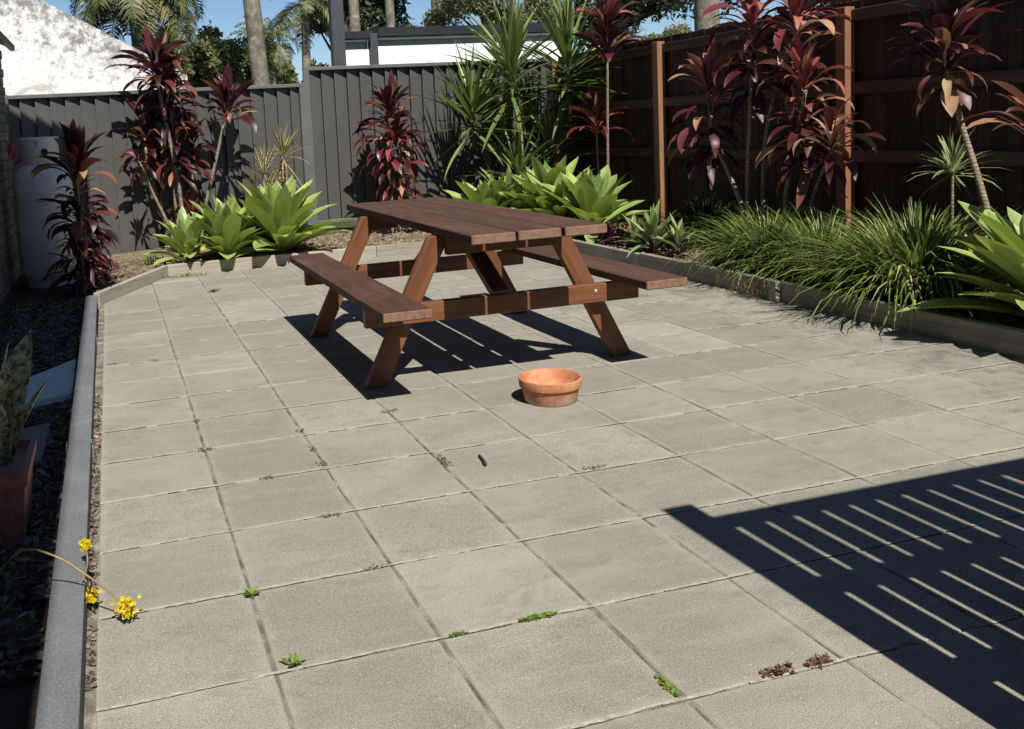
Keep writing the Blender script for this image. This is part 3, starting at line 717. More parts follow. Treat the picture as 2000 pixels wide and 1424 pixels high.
C = thing('cordyline', (7.65, 19.0, 0.14), 'bright pink red cordyline in front of the tall steel fence behind the table', 'plant')
stem(C, [(7.62, 19.0, 0.14), (7.64, 19.0, 1.07), (7.65, 19.0, 2.49), (7.68, 19.0, 3.5)], 0.020, 0.014)
stem(C, [(7.85, 19.05, 0.14), (7.95, 19.05, 1.2), (8.0, 19.05, 2.4)], 0.016, 0.012)
whorl(C, (7.70, 19.0, 3.62), 26, CORD['cord'], 0.18, 0.92, 0, 4)
whorl(C, (7.66, 19.0, 3.2), 28, CORD['cord_pink'], 0.40, 1.0, 3, 6)
whorl(C, (7.80, 18.9, 2.9), 16, CORD['cord_pink'], 0.20, 0.95, 1, 4)
whorl(C, (7.95, 19.05, 2.5), 28, CORD['cord_pink'], 0.42, 0.98, 3, 6)
whorl(C, (7.72, 18.95, 2.1), 16, CORD['cord'], 0.30, 0.75, 3, 6)
whorl(C, (7.98, 18.95, 1.35), 10, CORD['cord_tan'], 0.18, 0.85, 5, 6)

# ------------------------------------------------------------------ straw coloured dracaena
D = thing('spiky_dracaena', (4.45, 19.0, 0.14), 'straw yellow spiky dracaena with dead skirt behind the agaves', 'plant')
for pts, top, s in (([(4.45, 19, 0.14), (4.5, 19, 1.3), (4.72, 19, 2.5)], (4.74, 19.0, 2.62), 1.25), ([(4.42, 18.9, 0.14), (4.35, 18.9, 1.1), (4.2, 18.9, 2.0)], (4.18, 18.9, 2.1), 1.15)):
    stem(D, pts, 0.014, 0.011)
    whorl(D, top, 70, DRA, 0.12, s, 0, 4, r0=0.008)
    whorl(D, (top[0], top[1], top[2] - 0.3), 42, DRY, 0.34, s, 0, 2, r0=0.01)

# ------------------------------------------------------------------ agaves
def agave(base, n, scale, label, h=0.13, rmin=0.035, tilt=(0, 0)):
    t = thing('agave', base, label, 'plant', 'soft leaved agaves around the patio')
    V, F = tube([(0, 0, -0.02), (0, 0, 0.07), (0, 0, 0.14 * scale)], [0.05, 0.055, 0.03], 10)
    obj('trunk', mesh('trunk', V, F, M['stem'], True), t, uv(base))
    top = (base[0], base[1], base[2] + (h * scale + 0.02) / U)
    whorl(t, top, n, AGV, h * scale, scale, 0, 6, r0=rmin, jit=0.2, srange=(0.85, 1.1))
    return t
agave((4.15, 16.85, 0.16), 40, 1.24, 'large pale green agave in the rear bed beside the straw dracaena')
agave((2.85, 16.85, 0.16), 34, 1.04, 'middle sized pale green agave overhanging the rear edging near the corner')
agave((1.95, 16.95, 0.16), 24, 0.82, 'small pale green agave behind the diagonal sleeper')
agave((11.05, 16.3, 0.18), 40, 1.32, 'tall pale green agave under the yucca in the far corner')
agave((9.65, 17.2, 0.16), 34, 1.05, 'pale green agave behind the far end of the picnic table')
agave((11.25, 14.6, 0.18), 36, 1.18, 'pale green agave in the planter between yucca and striped foliage plants')
agave((3.42, 17.6, 0.16), 30, 0.95, 'pale green agave half hidden behind the two in the rear bed')
agave((10.5, 17.3, 0.16), 34, 1.15, 'pale green agave wedged under the yucca heads')
agave((10.85, 15.5, 0.18), 32, 1.05, 'pale green agave crowding the planter corner in front of the yucca')
agave((11.12, 3.35, 0.2), 42, 1.16, 'big pale green agave spilling over the planter edging beside the tussocks')

# ------------------------------------------------------------------ yucca
Y = thing('yucca', (11.3, 18.9, 0.14), 'tall dark green yucca with many spiky heads in the fence corner', 'plant')
heads = (((11.2, 18.9, 0.14), (11.25, 18.8, 2.0), (11.2, 18.7, 4.95), 84, 1.42, 0.55), ((11.6, 18.9, 0.14), (12.3, 18.8, 1.8), (12.75, 18.3, 5.0), 78, 1.40, 0.55),
         ((11.1, 18.9, 0.14), (10.5, 18.8, 1.7), (10.0, 18.7, 3.7), 58, 1.15, 0.4), ((11.2, 18.6, 0.14), (11.05, 18.2, 0.9), (10.95, 17.9, 1.9), 44, 0.98, 0.25),
         ((11.5, 18.6, 0.14), (11.9, 18.4, 1.2), (12.1, 18.3, 2.5), 40, 0.95, 0.4), ((11.4, 19.0, 0.14), (11.7, 19.2, 1.6), (11.8, 19.3, 3.3), 36, 1.0, 0.4))
for a, b, c, n, s, h in heads:
    stem(Y, [a, b, c], 0.045, 0.032, 'barkdark')
    whorl(Y, c, n, YUC, h, s, 0, 6, r0=0.025, jit=0.2)

# ------------------------------------------------------------------ right hand cordylines
def cordyline(label, stems, group=None, base=None):
    base = base or stems[0][0][0]
    t = thing('cordyline', base, label, 'plant')
    for pts, r0, r1, ws in stems:
        stem(t, pts, r0, r1)
        for top, n, key, h, sc, c0, c1 in ws:
            whorl(t, top, n, CORD[key], h, sc, c0, c1)
    return t
cordyline('slender red cordyline with two pale canes beside the yucca and agave', [
    ([(12.6, 16.2, 0.16), (12.6, 16.15, 1.5), (12.6, 16.1, 2.8), (12.6, 16.0, 4.5)], 0.017, 0.013, [((12.6, 16.0, 5.2), 30, 'cord', 0.36, 0.98, 0, 3), ((12.6, 16.0, 6.0), 20, 'cord_pink', 0.35, 0.95, 0, 2)]),
    ([(12.6, 16.5, 0.16), (12.6, 16.6, 1.14), (12.6, 16.65, 2.7)], 0.014, 0.011, [((12.6, 16.65, 3.05), 20, 'cord_pink', 0.20, 0.85, 0, 4)])])
cordyline('red cordyline with a white leaning cane and pink crown beside the near fence post', [
    ([(12.0, 10.05, 0.16), (12.0, 10.16, 1.09), (12.0, 10.53, 1.75), (12.0, 10.98, 2.45), (12.0, 11.15, 3.4)], 0.019, 0.013,
     [((12.0, 11.15, 3.65), 20, 'cord_pink', 0.12, 0.85, 0, 3), ((12.0, 11.15, 3.2), 24, 'cord', 0.40, 0.85, 3, 6), ((12.0, 11.0, 2.5), 10, 'cord_tan', 0.16, 0.75, 3, 6)])])
cordyline('tall red cordyline on a straight pale cane behind the tussocks', [
    ([(12.2, 10.3, 0.16), (12.2, 10.28, 1.2), (12.2, 10.2, 2.4), (12.2, 10.1, 3.6), (12.2, 10.05, 4.5)], 0.018, 0.013,
     [((12.2, 10.05, 5.0), 26, 'cord_pink', 0.25, 0.95, 0, 4), ((12.2, 10.05, 4.3), 24, 'cord', 0.42, 0.85, 3, 6)])])
cordyline('red cordyline with dark cane and pinkish tan crown against the fence top', [
    ([(12.5, 10.24, 0.16), (12.5, 10.2, 1.3), (12.5, 10.1, 2.44), (12.5, 9.74, 3.5), (12.5, 9.25, 4.3)], 0.018, 0.013,
     [((12.5, 9.25, 4.75), 26, 'cord_pink', 0.20, 0.9, 0, 4), ((12.5, 9.3, 4.2), 16, 'cord_tan', 0.3, 0.8, 3, 6)])])
cordyline('red cordyline with bright crimson heart and tan drooping leaves beside the fence post', [
    ([(12.3, 9.4, 0.16), (12.3, 9.32, 1.41), (12.3, 9.01, 2.54), (12.3, 8.80, 3.3)], 0.018, 0.013,
     [((12.25, 8.78, 3.62), 22, 'cord_pink', 0.14, 0.85, 0, 3), ((12.3, 8.8, 3.1), 26, 'cord_tan', 0.40, 0.82, 3, 6), ((12.3, 8.9, 2.6), 14, 'cord', 0.25, 0.8, 3, 6)])])
cordyline('small tan red cordyline in front of the fence post', [
    ([(12.3, 8.8, 0.16), (12.3, 8.7, 1.2), (12.3, 8.45, 1.8), (12.3, 8.1, 2.35)], 0.013, 0.010, [((12.2, 8.1, 2.5), 18, 'cord_tan', 0.16, 0.82, 1, 5)])])
cordyline('leaning cordyline with stout mottled cane and withered tan crown', [
    ([(12.4, 5.0, 0.16), (12.4, 5.32, 1.29), (12.4, 5.54, 1.98), (12.4, 5.78, 2.65), (12.4, 6.0, 3.45)], 0.021, 0.015,
     [((12.4, 6.05, 4.15), 26, 'cord', 0.30, 0.95, 0, 3), ((12.4, 6.05, 3.75), 20, 'cord_tan', 0.22, 0.75, 3, 6)])])
cordyline('red cordyline with few broad tan leaves above the big agave', [
    ([(11.8, 3.6, 0.16), (11.7, 3.7, 1.2), (11.65, 3.85, 2.0), (11.6, 3.95, 2.4)], 0.016, 0.012, [((11.6, 3.95, 2.62), 16, 'cord_tan', 0.14, 0.95, 1, 4)])])
DR = thing('striped_dracaena', (12.6, 6.1, 0.16), 'small cream striped dracaena in the shade below the timber fence', 'plant')
stem(DR, [(12.6, 6.1, 0.16), (12.6, 6.1, 1.0), (12.6, 6.1, 1.95)], 0.010, 0.008)
whorl(DR, (12.6, 6.1, 2.02), 46, DRV, 0.07, 1.0, 0, 4, r0=0.006)

# ------------------------------------------------------------------ striped moses plants
def rhoeo(base, label, n=20, s=1.0):
    t = thing('striped_plant', base, label, 'plant')
    V, F = tube([(0, 0, -0.02), (0, 0, 0.10)], [0.018, 0.014], 8)
    obj('stem', mesh('stem', V, F, M['purple'], True), t, uv(base))
    whorl(t, (base[0], base[1], base[2] + 0.30), n, RHO, 0.08, s, 0, 4, r0=0.012)
    whorl(t, (base[0], base[1], base[2] + 0.18), 14, PUR, 0.06, s, 0, 4, r0=0.012)
rhoeo((10.9, 11.5, 0.2), 'tall striped green and purple plant behind the planter edging', 22, 1.12)
rhoeo((10.95, 10.7, 0.2), 'shorter striped green and purple plant beside the tussock grass', 18, 0.82)
rhoeo((11.1, 12.5, 0.2), 'dark purple striped plant half hidden behind the bench', 14, 0.8)
def purple(base, label):
    t = thing('purple_plant', base, label, 'plant')
    for k in range(5):
        whorl(t, (base[0] + random.uniform(-0.5, 0.5), base[1] + random.uniform(-0.6, 0.6), base[2] + 0.2), 12, PUR, 0.06, 0.9, 0, 4)
purple((10.95, 13.2, 0.18), 'low dark purple foliage clump under the table end')

# ------------------------------------------------------------------ tussock grasses
def tussock(base, n, Lm, rad_u, mat, label, grp, spread=1.0, seed=1, up=0.0):
    rs = random.Random(seed)
    t = thing('tussock_grass', base, label, 'grass', grp)
    V = []; F = []
    for i in range(n):
        a = rs.uniform(0, 6.28); q = rs.random() ** 0.7
        r = q * rad_u * U
        x, y = r * math.cos(a), r * math.sin(a) * 1.15
        aa = a + rs.uniform(-0.7, 0.7)
        e = rad(max(12, 88 - 50 * q * spread + rs.uniform(-16, 16) + up)); bend = rad(rs.uniform(50, 150) * (0.35 + q * 0.75)) 
        L = Lm * rs.uniform(0.65, 1.15) * (0.72 + 0.36 * q); wd = rs.uniform(0.0048, 0.0102)
        p = Vector((x, y, 0)); sd = Vector((-math.sin(aa), math.cos(aa), 0)); b = len(V); ns = 5
        for k in range(ns + 1):
            tt = k / ns; ee = e - bend * tt ** 1.4
            wv = wd * (1 - tt ** 2.2) + 0.0003
            V.append(p + sd * wv); V.append(p - sd * wv)
            p = p + Vector((math.cos(aa) * math.cos(ee), math.sin(aa) * math.cos(ee), math.sin(ee))) * (L / ns)
        for k in range(ns): F.append((b + 2 * k, b + 2 * k + 2, b + 2 * k + 3, b + 2 * k + 1))
    o = obj('blades', mesh('blades', V, F, mat, True), t, uv(base)); o['kind'] = 'stuff'
    return t
G = 'tussock grasses in the planter'
tussock((11.45, 8.75, 0.2), 1150, 0.58, 0.42, M['grass'], 'arching green tussock grass beside the striped plants', G, seed=3)
tussock((11.55, 7.55, 0.2), 1150, 0.58, 0.42, M['grass'], 'arching green tussock grass in front of the fence post', G, seed=4)
tussock((11.40, 5.60, 0.2), 1700, 0.66, 0.52, M['grass'], 'widest arching tussock grass, next to the big agave', G, seed=5)
tussock((12.4, 11.9, 0.2), 1000, 0.52, 0.45, M['liri'], 'dark shaded tussock grass at the foot of the fence', G, seed=6)

# ------------------------------------------------------------------ gas cylinder
gc = thing('gas_cylinder', (-1.10, 16.2, 0.02), 'tall grey steel gas cylinder standing beside the brick wall', 'gas cylinder')
cb = uv((-1.10, 16.2, 0.02)); CZ = 1.06
V, F = lathe([(0.0, 0.0), (0.20, 0.0), (0.205, 0.02), (0.20, 0.06), (0.235, 0.10), (0.245, 0.14), (0.248, 0.55), (0.248, 0.78), (0.250, 0.785), (0.250, 0.80), (0.247, 0.805), (0.243, 0.86), (0.228, 0.92), (0.198, 0.972), (0.155, 1.005), (0.10, 1.02), (0.0, 1.03)], 48)
obj('tank', mesh('tank', V, F, M['cyl'], True), gc, cb, None, (1, 1, CZ))
bm = bmesh.new()
V, F = lathe([(0.150, 1.0), (0.157, 1.0), (0.160, 1.20), (0.163, 1.205), (0.163, 1.222), (0.153, 1.224), (0.150, 1.0)], 40)
obj('collar', mesh('collar', V, F, M['cyl'], True), gc, cb, None, (1, 1, CZ))
V, F = lathe([(0.0, 0.0), (0.030, 0.0), (0.030, 0.004), (0.0, 0.004)], 20)
ang = rad(-72)
obj('collar_hole_shade', mesh('collar_hole_shade', V, F, M['dark_trim'], True), gc, cb + Vector((0.1575 * math.cos(ang), 0.1575 * math.sin(ang), 1.10 * CZ)), (math.pi / 2, 0, ang + math.pi / 2))  # near-black disc standing in for the shade inside a collar hole
V, F = tube([(0, 0, 1.02), (0, 0, 1.15)], [0.02, 0.016], 10)
obj('valve', mesh('valve', V, F, M['valve'], True), gc, cb)
ang2 = rad(-92)
board('latch', gc, ((cb.x + 0.166 * math.cos(ang2)) / U, (cb.y + 0.166 * math.sin(ang2)) / U, (cb.z + 1.15 * CZ) / U), ((cb.x + 0.166 * math.cos(ang2)) / U, (cb.y + 0.166 * math.sin(ang2)) / U, (cb.z + 1.19 * CZ) / U), 0.02, 0.012, M['bolt'], up=(0, 1, 0), b=0.003)

# ------------------------------------------------------------------ house on the left
HX = -1.93
H = thing('brick_house', (HX, 10, 0), 'pale brick house corner with dark eaves at the edge of the yard', 'house')
def box(name, parent, a, b, mat, bev=0.004):
    c = [(a[i] + b[i]) / 2 for i in range(3)]; s = [abs(b[i] - a[i]) * U for i in range(3)]
    return obj(name, bevel_box(s[0], s[1], s[2], bev, mat), parent, uv(c))
box('wall', H, (HX - 8, -10, -0.1), (HX - 0.02, 18.62, 5.5), M['mortar'])
bk = bevel_box(0.230, 0.11, 0.076, 0.004, M['brick'])
for c in range(26):
    z = 0.043 + c * 0.086
    y = 10.0 * U + (0.12 if c % 2 else 0)
    while y < 18.5 * U:
        o = obj('brick', bk, H, (HX * U - 0.050 + random.uniform(-0.0015, 0.0015), y, z), (0, 0, math.pi / 2))
        y += 0.240
box('sky_block_wall', H, (HX, -10.4, -0.1), (15, -9.8, 6.0), M['brick'])  # unseen wall added behind the viewer to block sky light and deepen shade
# low eave with gutter
V = []
for yy in (2.0, 18.75):
    V += [(-1.72, yy, 5.42), (-1.72, yy, 5.52), (-6.5, yy, 8.0), (-6.5, yy, 7.8)]
obj('roof', mesh('roof', [tuple(uv(v)) for v in V], [(0, 1, 2, 3), (7, 6, 5, 4), (0, 4, 5, 1), (1, 5, 6, 2), (3, 2, 6, 7), (0, 3, 7, 4)], M['roof']), H)
board('gutter', H, (-1.69, 2.0, 5.44), (-1.69, 18.8, 5.44), 0.05, 0.06, M['dark_trim'], b=0.008)
box('added_upper_wall', H, (HX - 8, -10, 5.5), (HX - 0.05, 12.9, 12.1), M['mortar'])  # unseen upper storey, added to carry the shading roof
V = []
for yy in (-10.5, 13.25):
    V += [(-0.18, yy, 12.0), (-0.18, yy, 12.5), (-8, yy, 15.5), (-8, yy, 12.0)]
obj('added_shade_roof', mesh('added_shade_roof', [tuple(uv(v)) for v in V], [(0, 1, 2, 3), (7, 6, 5, 4), (0, 4, 5, 1), (1, 5, 6, 2), (3, 2, 6, 7), (0, 3, 7, 4)], M['roof']), H)  # roof added out of view to cast shade on the left bed and fence
# red tap tag on the wall
tg = thing('hanging_tag', (-1.88, 18.0, 2.9), 'small faded red ribbon hanging by the brick wall', 'ribbon')
for k in range(5):
    obj('strip', bevel_box(0.03, 0.006, 0.12, 0.002, M['redtag']), tg, uv((-1.88 + 0.05 * k, 18.0 - 0.05 * (k % 2), 3.05 - 0.07 * k)), (0.2 * k, 0.3 - 0.2 * k, 0.5 * k))

# ------------------------------------------------------------------ slatted screen on the right, behind the viewer
SY = -2.45
S = thing('slatted_screen', (4.3, SY, 0), 'slatted timber screen throwing striped shade across the pavers', 'screen')
k0 = 0.79
def hz(ys): return (ys - SY) / k0            # height that shades the ground at ys
board('post', S, (4.38, SY, 0), (4.38, SY, hz(0.975)), 0.11, 0.09, M['post_wood'], up=(0, 1, 0))
x = 4.575 + 0.1245; top = hz(0.775)
board('edge_board', S, (4.51, SY, 0.0), (4.51, SY, top), 0.038, 0.02, M['fence_wood'], up=(0, 1, 0), b=0)
while x < 9.6:
    board('slat', S, (x, SY, 0.0), (x, SY, top), 0.2235 * U, 0.018, M['fence_wood'], up=(0, 1, 0), b=0.001)
    x += 0.249
for a, b in ((0.55, 0.775), (-0.475, -0.24), (-1.475, -1.235), (-2.4, -2.2)):
    board('rail', S, (4.46, SY + 0.045, (hz(a) + hz(b)) / 2), (9.6, SY + 0.045, (hz(a) + hz(b)) / 2), 0.02, (hz(b) - hz(a)) * U - 0.022, M['fence_wood'], b=0.001)
box('end_post', S, (9.6, SY - 0.12, 0), (9.85, SY + 0.12, 4.3), M['post_wood'])

# ------------------------------------------------------------------ left bed: planter box, slabs, flowers
PB = thing('planter_box', (-0.90, 2.62, 0.05), 'brown terracotta coloured plastic planter box in the shaded bed', 'planter')
def frus(a, b, z0, z1, wall, mat, name):
    # open tapered box with rim; a = (hx,hy) base half sizes, b = top
    V = []
    for hx, hy, z in ((a[0], a[1], z0), (b[0], b[1], z1), (b[0] - wall, b[1] - wall, z1), (a[0] - wall, a[1] - wall, z0 + 0.02)):
        V += [(-hx, -hy, z), (hx, -hy, z), (hx, hy, z), (-hx, hy, z)]
    F = [(3, 2, 1, 0)]
    for r in range(3):
        for i in range(4): F.append((r * 4 + i, r * 4 + (i + 1) % 4, (r + 1) * 4 + (i + 1) % 4, (r + 1) * 4 + i))
    F.append((12, 13, 14, 15))
    bm = bmesh.new(); vs = [bm.verts.new(v) for v in V]
    for f in F: bm.faces.new([vs[q] for q in f])
    bmesh.ops.recalc_face_normals(bm, faces=bm.faces)
    bmesh.ops.bevel(bm, geom=list(bm.edges), offset=0.004, segments=2, affect='EDGES')
    m = bpy.data.meshes.new(name); bm.to_mesh(m); bm.free(); m.materials.append(mat)
    return m
pb = uv((-0.90, 2.62, 0.05))
obj('box', frus((0.150, 0.150), (0.172, 0.172), 0.0, 0.20, 0.012, M['plastic'], 'box'), PB, pb)
obj('rim', frus((0.180, 0.180), (0.184, 0.184), 0.19, 0.232, 0.022, M['plastic'], 'rim'), PB, pb)
V = [(-0.165, -0.165, 0.195), (0.165, -0.165, 0.195), (0.165, 0.165, 0.195), (-0.165, 0.165, 0.195)]
obj('potting_soil', mesh('potting_soil', V, [(0, 1, 2, 3)], M['soil']), PB, pb)
SN = thing('mottled_plant', (-0.92, 2.6, 0.55), 'cream mottled strap leaved plant growing in the brown planter box', 'plant')
for dx, dy, n in ((0.16, 0.22, 8), (0.0, 0.32, 7), (0.24, 0.05, 7), (-0.2, 0.1, 5)):
    whorl(SN, (-0.90 + dx, 2.62 + dy, 0.54), n, MOT, 0.03, 1.1, 0, 2, r0=0.012)
tag(SN, group=None)
sb = mesh('stone_slab', [], [])
def slab(name, pts, z, th, label, mat='slab'):
    V = [(x * U, y * U, z * U) for x, y in pts] + [(x * U, y * U, z * U + th) for x, y in pts]; n = len(pts)
    F = [tuple(range(n - 1, -1, -1)), tuple(range(n, 2 * n))] + [(i, (i + 1) % n, (i + 1) % n + n, i + n) for i in range(n)]
    bm = bmesh.new(); vs = [bm.verts.new(v) for v in V]
    for f in F: bm.faces.new([vs[q] for q in f])
    bmesh.ops.bevel(bm, geom=list(bm.edges), offset=0.004, segments=2, affect='EDGES')
    m = bpy.data.meshes.new(name); bm.to_mesh(m); bm.free(); m.materials.append(M[mat])
    return tag(obj(name, m), label, 'stone slab')
slab('stone_slab', [(-0.86, 6.05), (-0.32, 6.25), (-0.31, 6.98), (-0.86, 6.72)], 0.06, 0.034, 'pale stone slab lying in the mulch, the whole rectangular one')
slab('stone_slab', [(-0.90, 6.76), (-0.32, 7.05), (-0.33, 8.2), (-0.92, 7.35)], 0.05, 0.028, 'pale slanting stone offcut behind the whole slab')
slab('stone_slab', [(-0.80, 4.0), (-0.52, 4.05), (-0.50, 5.3), (-0.82, 5.2)], 0.05, 0.02, 'half buried dull stone slab behind the planter box', 'mortar')

def flower_stem(name, pts, r, head, n, label, hs=0.05):
    t = thing(name, pts[0], label, 'flower')
    stem(t, pts, r, r * 0.7, 'stalk', 'stalk')
    V = []; F = []
    c = uv(head) - t.location
    for i in range(int(n * 2.0)):
        d = Vector((random.gauss(0, 1), random.gauss(0, 1), random.gauss(0.9, 0.8))).normalized()
        q = c + Vector((random.gauss(0, 0.30), random.gauss(0, 0.30), random.uniform(-0.5, 0.75))) * hs
        e = q + d * random.uniform(0.006, 0.012)
        s = d.orthogonal().normalized() * 0.0024; b = len(V); s2 = d.cross(s)
        V += [q - s, q + s, e + s * 1.5, e - s * 1.5, q - s2, q + s2, e + s2 * 1.5, e - s2 * 1.5]; F += [(b, b + 1, b + 2, b + 3), (b + 4, b + 5, b + 6, b + 7)]
    o = obj('flower_head', mesh('flower_head', V, F, M['yellow']), t, t.location)
flower_stem('yellow_flower', [(-0.62, 1.15, 0.3), (-0.40, 1.05, 0.52), (-0.20, 1.02, 0.46), (-0.03, 0.98, 0.33), (0.10, 0.93, 0.22), (0.19, 0.90, 0.12)], 0.003, (0.205, 0.88, 0.09), 80, 'big yellow flower cluster hanging over the edging onto the pavers', 0.036)
flower_stem('yellow_flower', [(-0.05, 1.12, 0.22), (-0.02, 1.25, 0.28), (-0.03, 1.38, 0.33)], 0.0022, (-0.03, 1.40, 0.33), 40, 'small upright yellow flower cluster above the edging', 0.018)
flower_stem('yellow_flower', [(-0.03, 1.0, 0.28), (-0.01, 1.08, 0.16), (0.0, 1.12, 0.12)], 0.0022, (-0.005, 1.12, 0.10), 45, 'small yellow flower cluster drooping in the gap by the edging', 0.022)

# ------------------------------------------------------------------ weeds, stick
def tuft(name, p, n, L, mat, label, grp=None, flat=0.4, wd=0.004, stretch=(1, 1), ang=0.0, cat='weed'):
    V = []; F = []
    for i in range(n):
        a = random.uniform(0, 6.28); rr = random.random() ** 0.6
        c = Vector((math.cos(a) * rr * stretch[0], math.sin(a) * rr * stretch[1], 0)); c.rotate(Matrix.Rotation(ang, 3, 'Z'))
        a2 = random.uniform(0, 6.28); e = random.uniform(0.05, flat * 1.6); l = L * random.uniform(0.5, 1.2)
        d = Vector((math.cos(a2) * math.cos(e), math.sin(a2) * math.cos(e), math.sin(e))); s = Vector((-d.y, d.x, 0)).normalized() * wd * random.uniform(0.6, 1.3)
        m = c + d * l * 0.55 + Vector((0, 0, l * 0.10)); b = len(V)
        V += [c + Vector((0, 0, 0.001)), m + s, c + d * l, m - s]; F.append((b, b + 1, b + 2, b + 3))
    return tag(obj(name, mesh(name, V, F, mat), None, uv(p)), label, cat, grp)
tuft('weed', (1.02, 0.94, 0.0), 16, 0.030, M['weed'], 'small green rosette weed in the joint near the yellow flowers', stretch=(0.004, 0.004), wd=0.006, flat=0.5)
tuft('weed', (1.12, 0.03, 0.0), 18, 0.036, M['weed'], 'larger green rosette weed at a slab corner', stretch=(0.005, 0.005), wd=0.006, flat=0.5)
tuft('weed', (2.12, 13.31, 0.0), 30, 0.05, M['weed'], 'green weed tuft in the joint near the agaves', stretch=(0.03, 0.01), wd=0.006, flat=0.5)
tuft('weed', (1.75, 15.75, 0.0), 140, 0.035, M['weed'], 'low strip of green weed along the rear edging', stretch=(0.24, 0.05), wd=0.004, flat=0.7)
tuft('weed', (1.05, 17.2, 0.17), 60, 0.10, M['weed'], 'pale green grassy weed behind the diagonal sleeper', stretch=(0.10, 0.12), wd=0.005, flat=1.0)
tuft('moss', (2.66, 0.0, 0.0), 260, 0.010, M['weed'], 'bright green moss filling a long stretch of slab joint', stretch=(0.050, 0.008), wd=0.004, flat=0.6, cat='moss')
tuft('moss', (2.12, 0.0, 0.0), 60, 0.009, M['weed'], 'short bright moss patch at a joint crossing', stretch=(0.024, 0.006), wd=0.003, flat=0.6, cat='moss')
tuft('moss', (2.98, -0.88, 0.0), 130, 0.010, M['weed'], 'bright moss in the wide dark joint', stretch=(0.008, 0.036), wd=0.004, flat=0.6, cat='moss')
for p, st, lb in (((3.60, -0.97, 0), (0.040, 0.014), 'reddish creeping weed spreading flat over the joint, away from the slab corner'), ((3.86, -0.98, 0), (0.036, 0.012), 'reddish brown creeping weed at the slab corner beside the striped shade')):
    tuft('creeping_weed', p, 62, 0.018, M['weed_red'], lb, 'reddish weeds by the striped shade', stretch=st, wd=0.004, flat=0.6)
for p, st, n, lb in (((1.01, 3.97, 0), (0.035, 0.025), 60, 'dry brown weed clump at a slab corner on the joint nearest the edging'), ((2.0, 3.55, 0), (0.012, 0.03), 40, 'narrow dry weed along the joint just above the forked clump'),
        ((2.0, 3.12, 0), (0.02, 0.025), 50, 'forked dry weed clump at the top of the dark joint'), ((3.05, 2.75, 0), (0.018, 0.075), 110, 'long strip of reddish dry weed in the joint beside the stick'),
        ((3.03, 4.38, 0), (0.04, 0.022), 60, 'olive dry weed beside the near table leg'), ((1.45, 2.99, 0), (0.028, 0.008), 36, 'thin dry weed in the cross joint between the corner clumps'),
        ((1.80, 1.97, 0), (0.035, 0.008), 40, 'thin dry weed in a cross joint beside a dark joint'), ((1.90, 1.01, 0), (0.032, 0.010), 40, 'thin dry weed in the cross joint level with the small green rosette'),
        ((4.19, 2.04, 0), (0.045, 0.010), 44, 'thin dry weed in the cross joint between bowl and striped shade'), ((1.02, 4.95, 0), (0.012, 0.02), 30, 'tiny dry weed in the joint nearest the edging, above the corner clump'),
        ((0.1, 8.1, 0), (0.05, 0.02), 40, 'dry weed creeping out from the edging gap'), ((2.0, 4.15, 0), (0.02, 0.02), 36, 'tiny dry weed in the dark joint beside the olive dry weed'), ((0.7, 8.05, 0), (0.05, 0.012), 30, 'flat dry weed in the cross joint near the edging gap')):
    tuft('dry_weed', p, int(n * 0.7), 0.015, M['weed_dry'], lb, 'dry weeds in the slab joints', stretch=st, wd=0.0028, flat=0.5)
tuft('dry_weed', (10.15, 7.55, 0.05), 120, 0.12, M['weed_dry'], 'dry brown grass tangle against the planter edging stake', stretch=(0.04, 0.14), wd=0.003, flat=1.0)
V, F = tube([(0.008, 0.004, 0.0055), (0.004, -0.04, 0.0055), (-0.006, -0.085, 0.006), (-0.0075, -0.093, 0.0058)], [0.0055, 0.0058, 0.0068, 0.003], 8)
stk = obj('stick', mesh('stick', V, F, M['stick'], True), None, uv((3.36, 2.68, 0)))
tag(stk, 'short dark stick lying on a paver', 'stick')

# ------------------------------------------------------------------ buildings behind
OW = thing('old_building', (-3, 34, 0), 'old white rendered wall with stained sloping top behind the low fence', 'building')
V = []; pts = [(-13, -0.2), (3.7, -0.2)]
n = 40
for i in range(n + 1):
    x = 3.7 - i * (3.7 + 13) / n
    pts.append((x, 7.80 - 0.575 * x + random.uniform(-0.03, 0.03)))
m = len(pts)
for d in (0, 0.7): V += [(x * U, (34 + d) * U, z * U) for x, z in pts]
F = [tuple(range(m)), tuple(range(2 * m - 1, m - 1, -1))] + [(i, i + m, (i + 1) % m + m, (i + 1) % m) for i in range(m)]
obj('wall', mesh('wall', V, F, M['oldwall']), OW)

MB = thing('modern_building', (9, 30, 0), 'white panelled building with black parapet and dark steel post behind the fence', 'building')
def mbx(name, x0, x1, z0, z1, y0, y1, mat): return box(name, MB, (x0, y0, z0), (x1, y1, z1), mat, 0.002)
mbx('post', 8.80, 9.28, -0.2, 14.0, 29.3, 29.75, M['post_grey'])
mbx('wall', 9.3, 19.0, -0.2, 6.5, 30.2, 31, M['glassgrey'])
mbx('panel', 9.02, 10.40, 2.0, 6.12, 30.0, 30.18, M['cladding'])
mbx('panel', 10.74, 18.9, 2.0, 6.22, 30.0, 30.18, M['cladding'])
mbx('mullion', 10.42, 10.72, -0.2, 6.72, 29.8, 30.19, M['post_grey'])
mbx('fascia', 8.98, 10.40, 6.52, 6.80, 29.75, 30.6, M['dark_trim'])
mbx('fascia', 10.74, 19.1, 6.58, 6.92, 29.75, 30.6, M['dark_trim'])
mbx('flashing', 9.0, 10.40, 6.44, 6.50, 29.9, 30.3, M['cladding'])
mbx('flashing', 10.74, 19.0, 6.48, 6.55, 29.9, 30.3, M['cladding'])

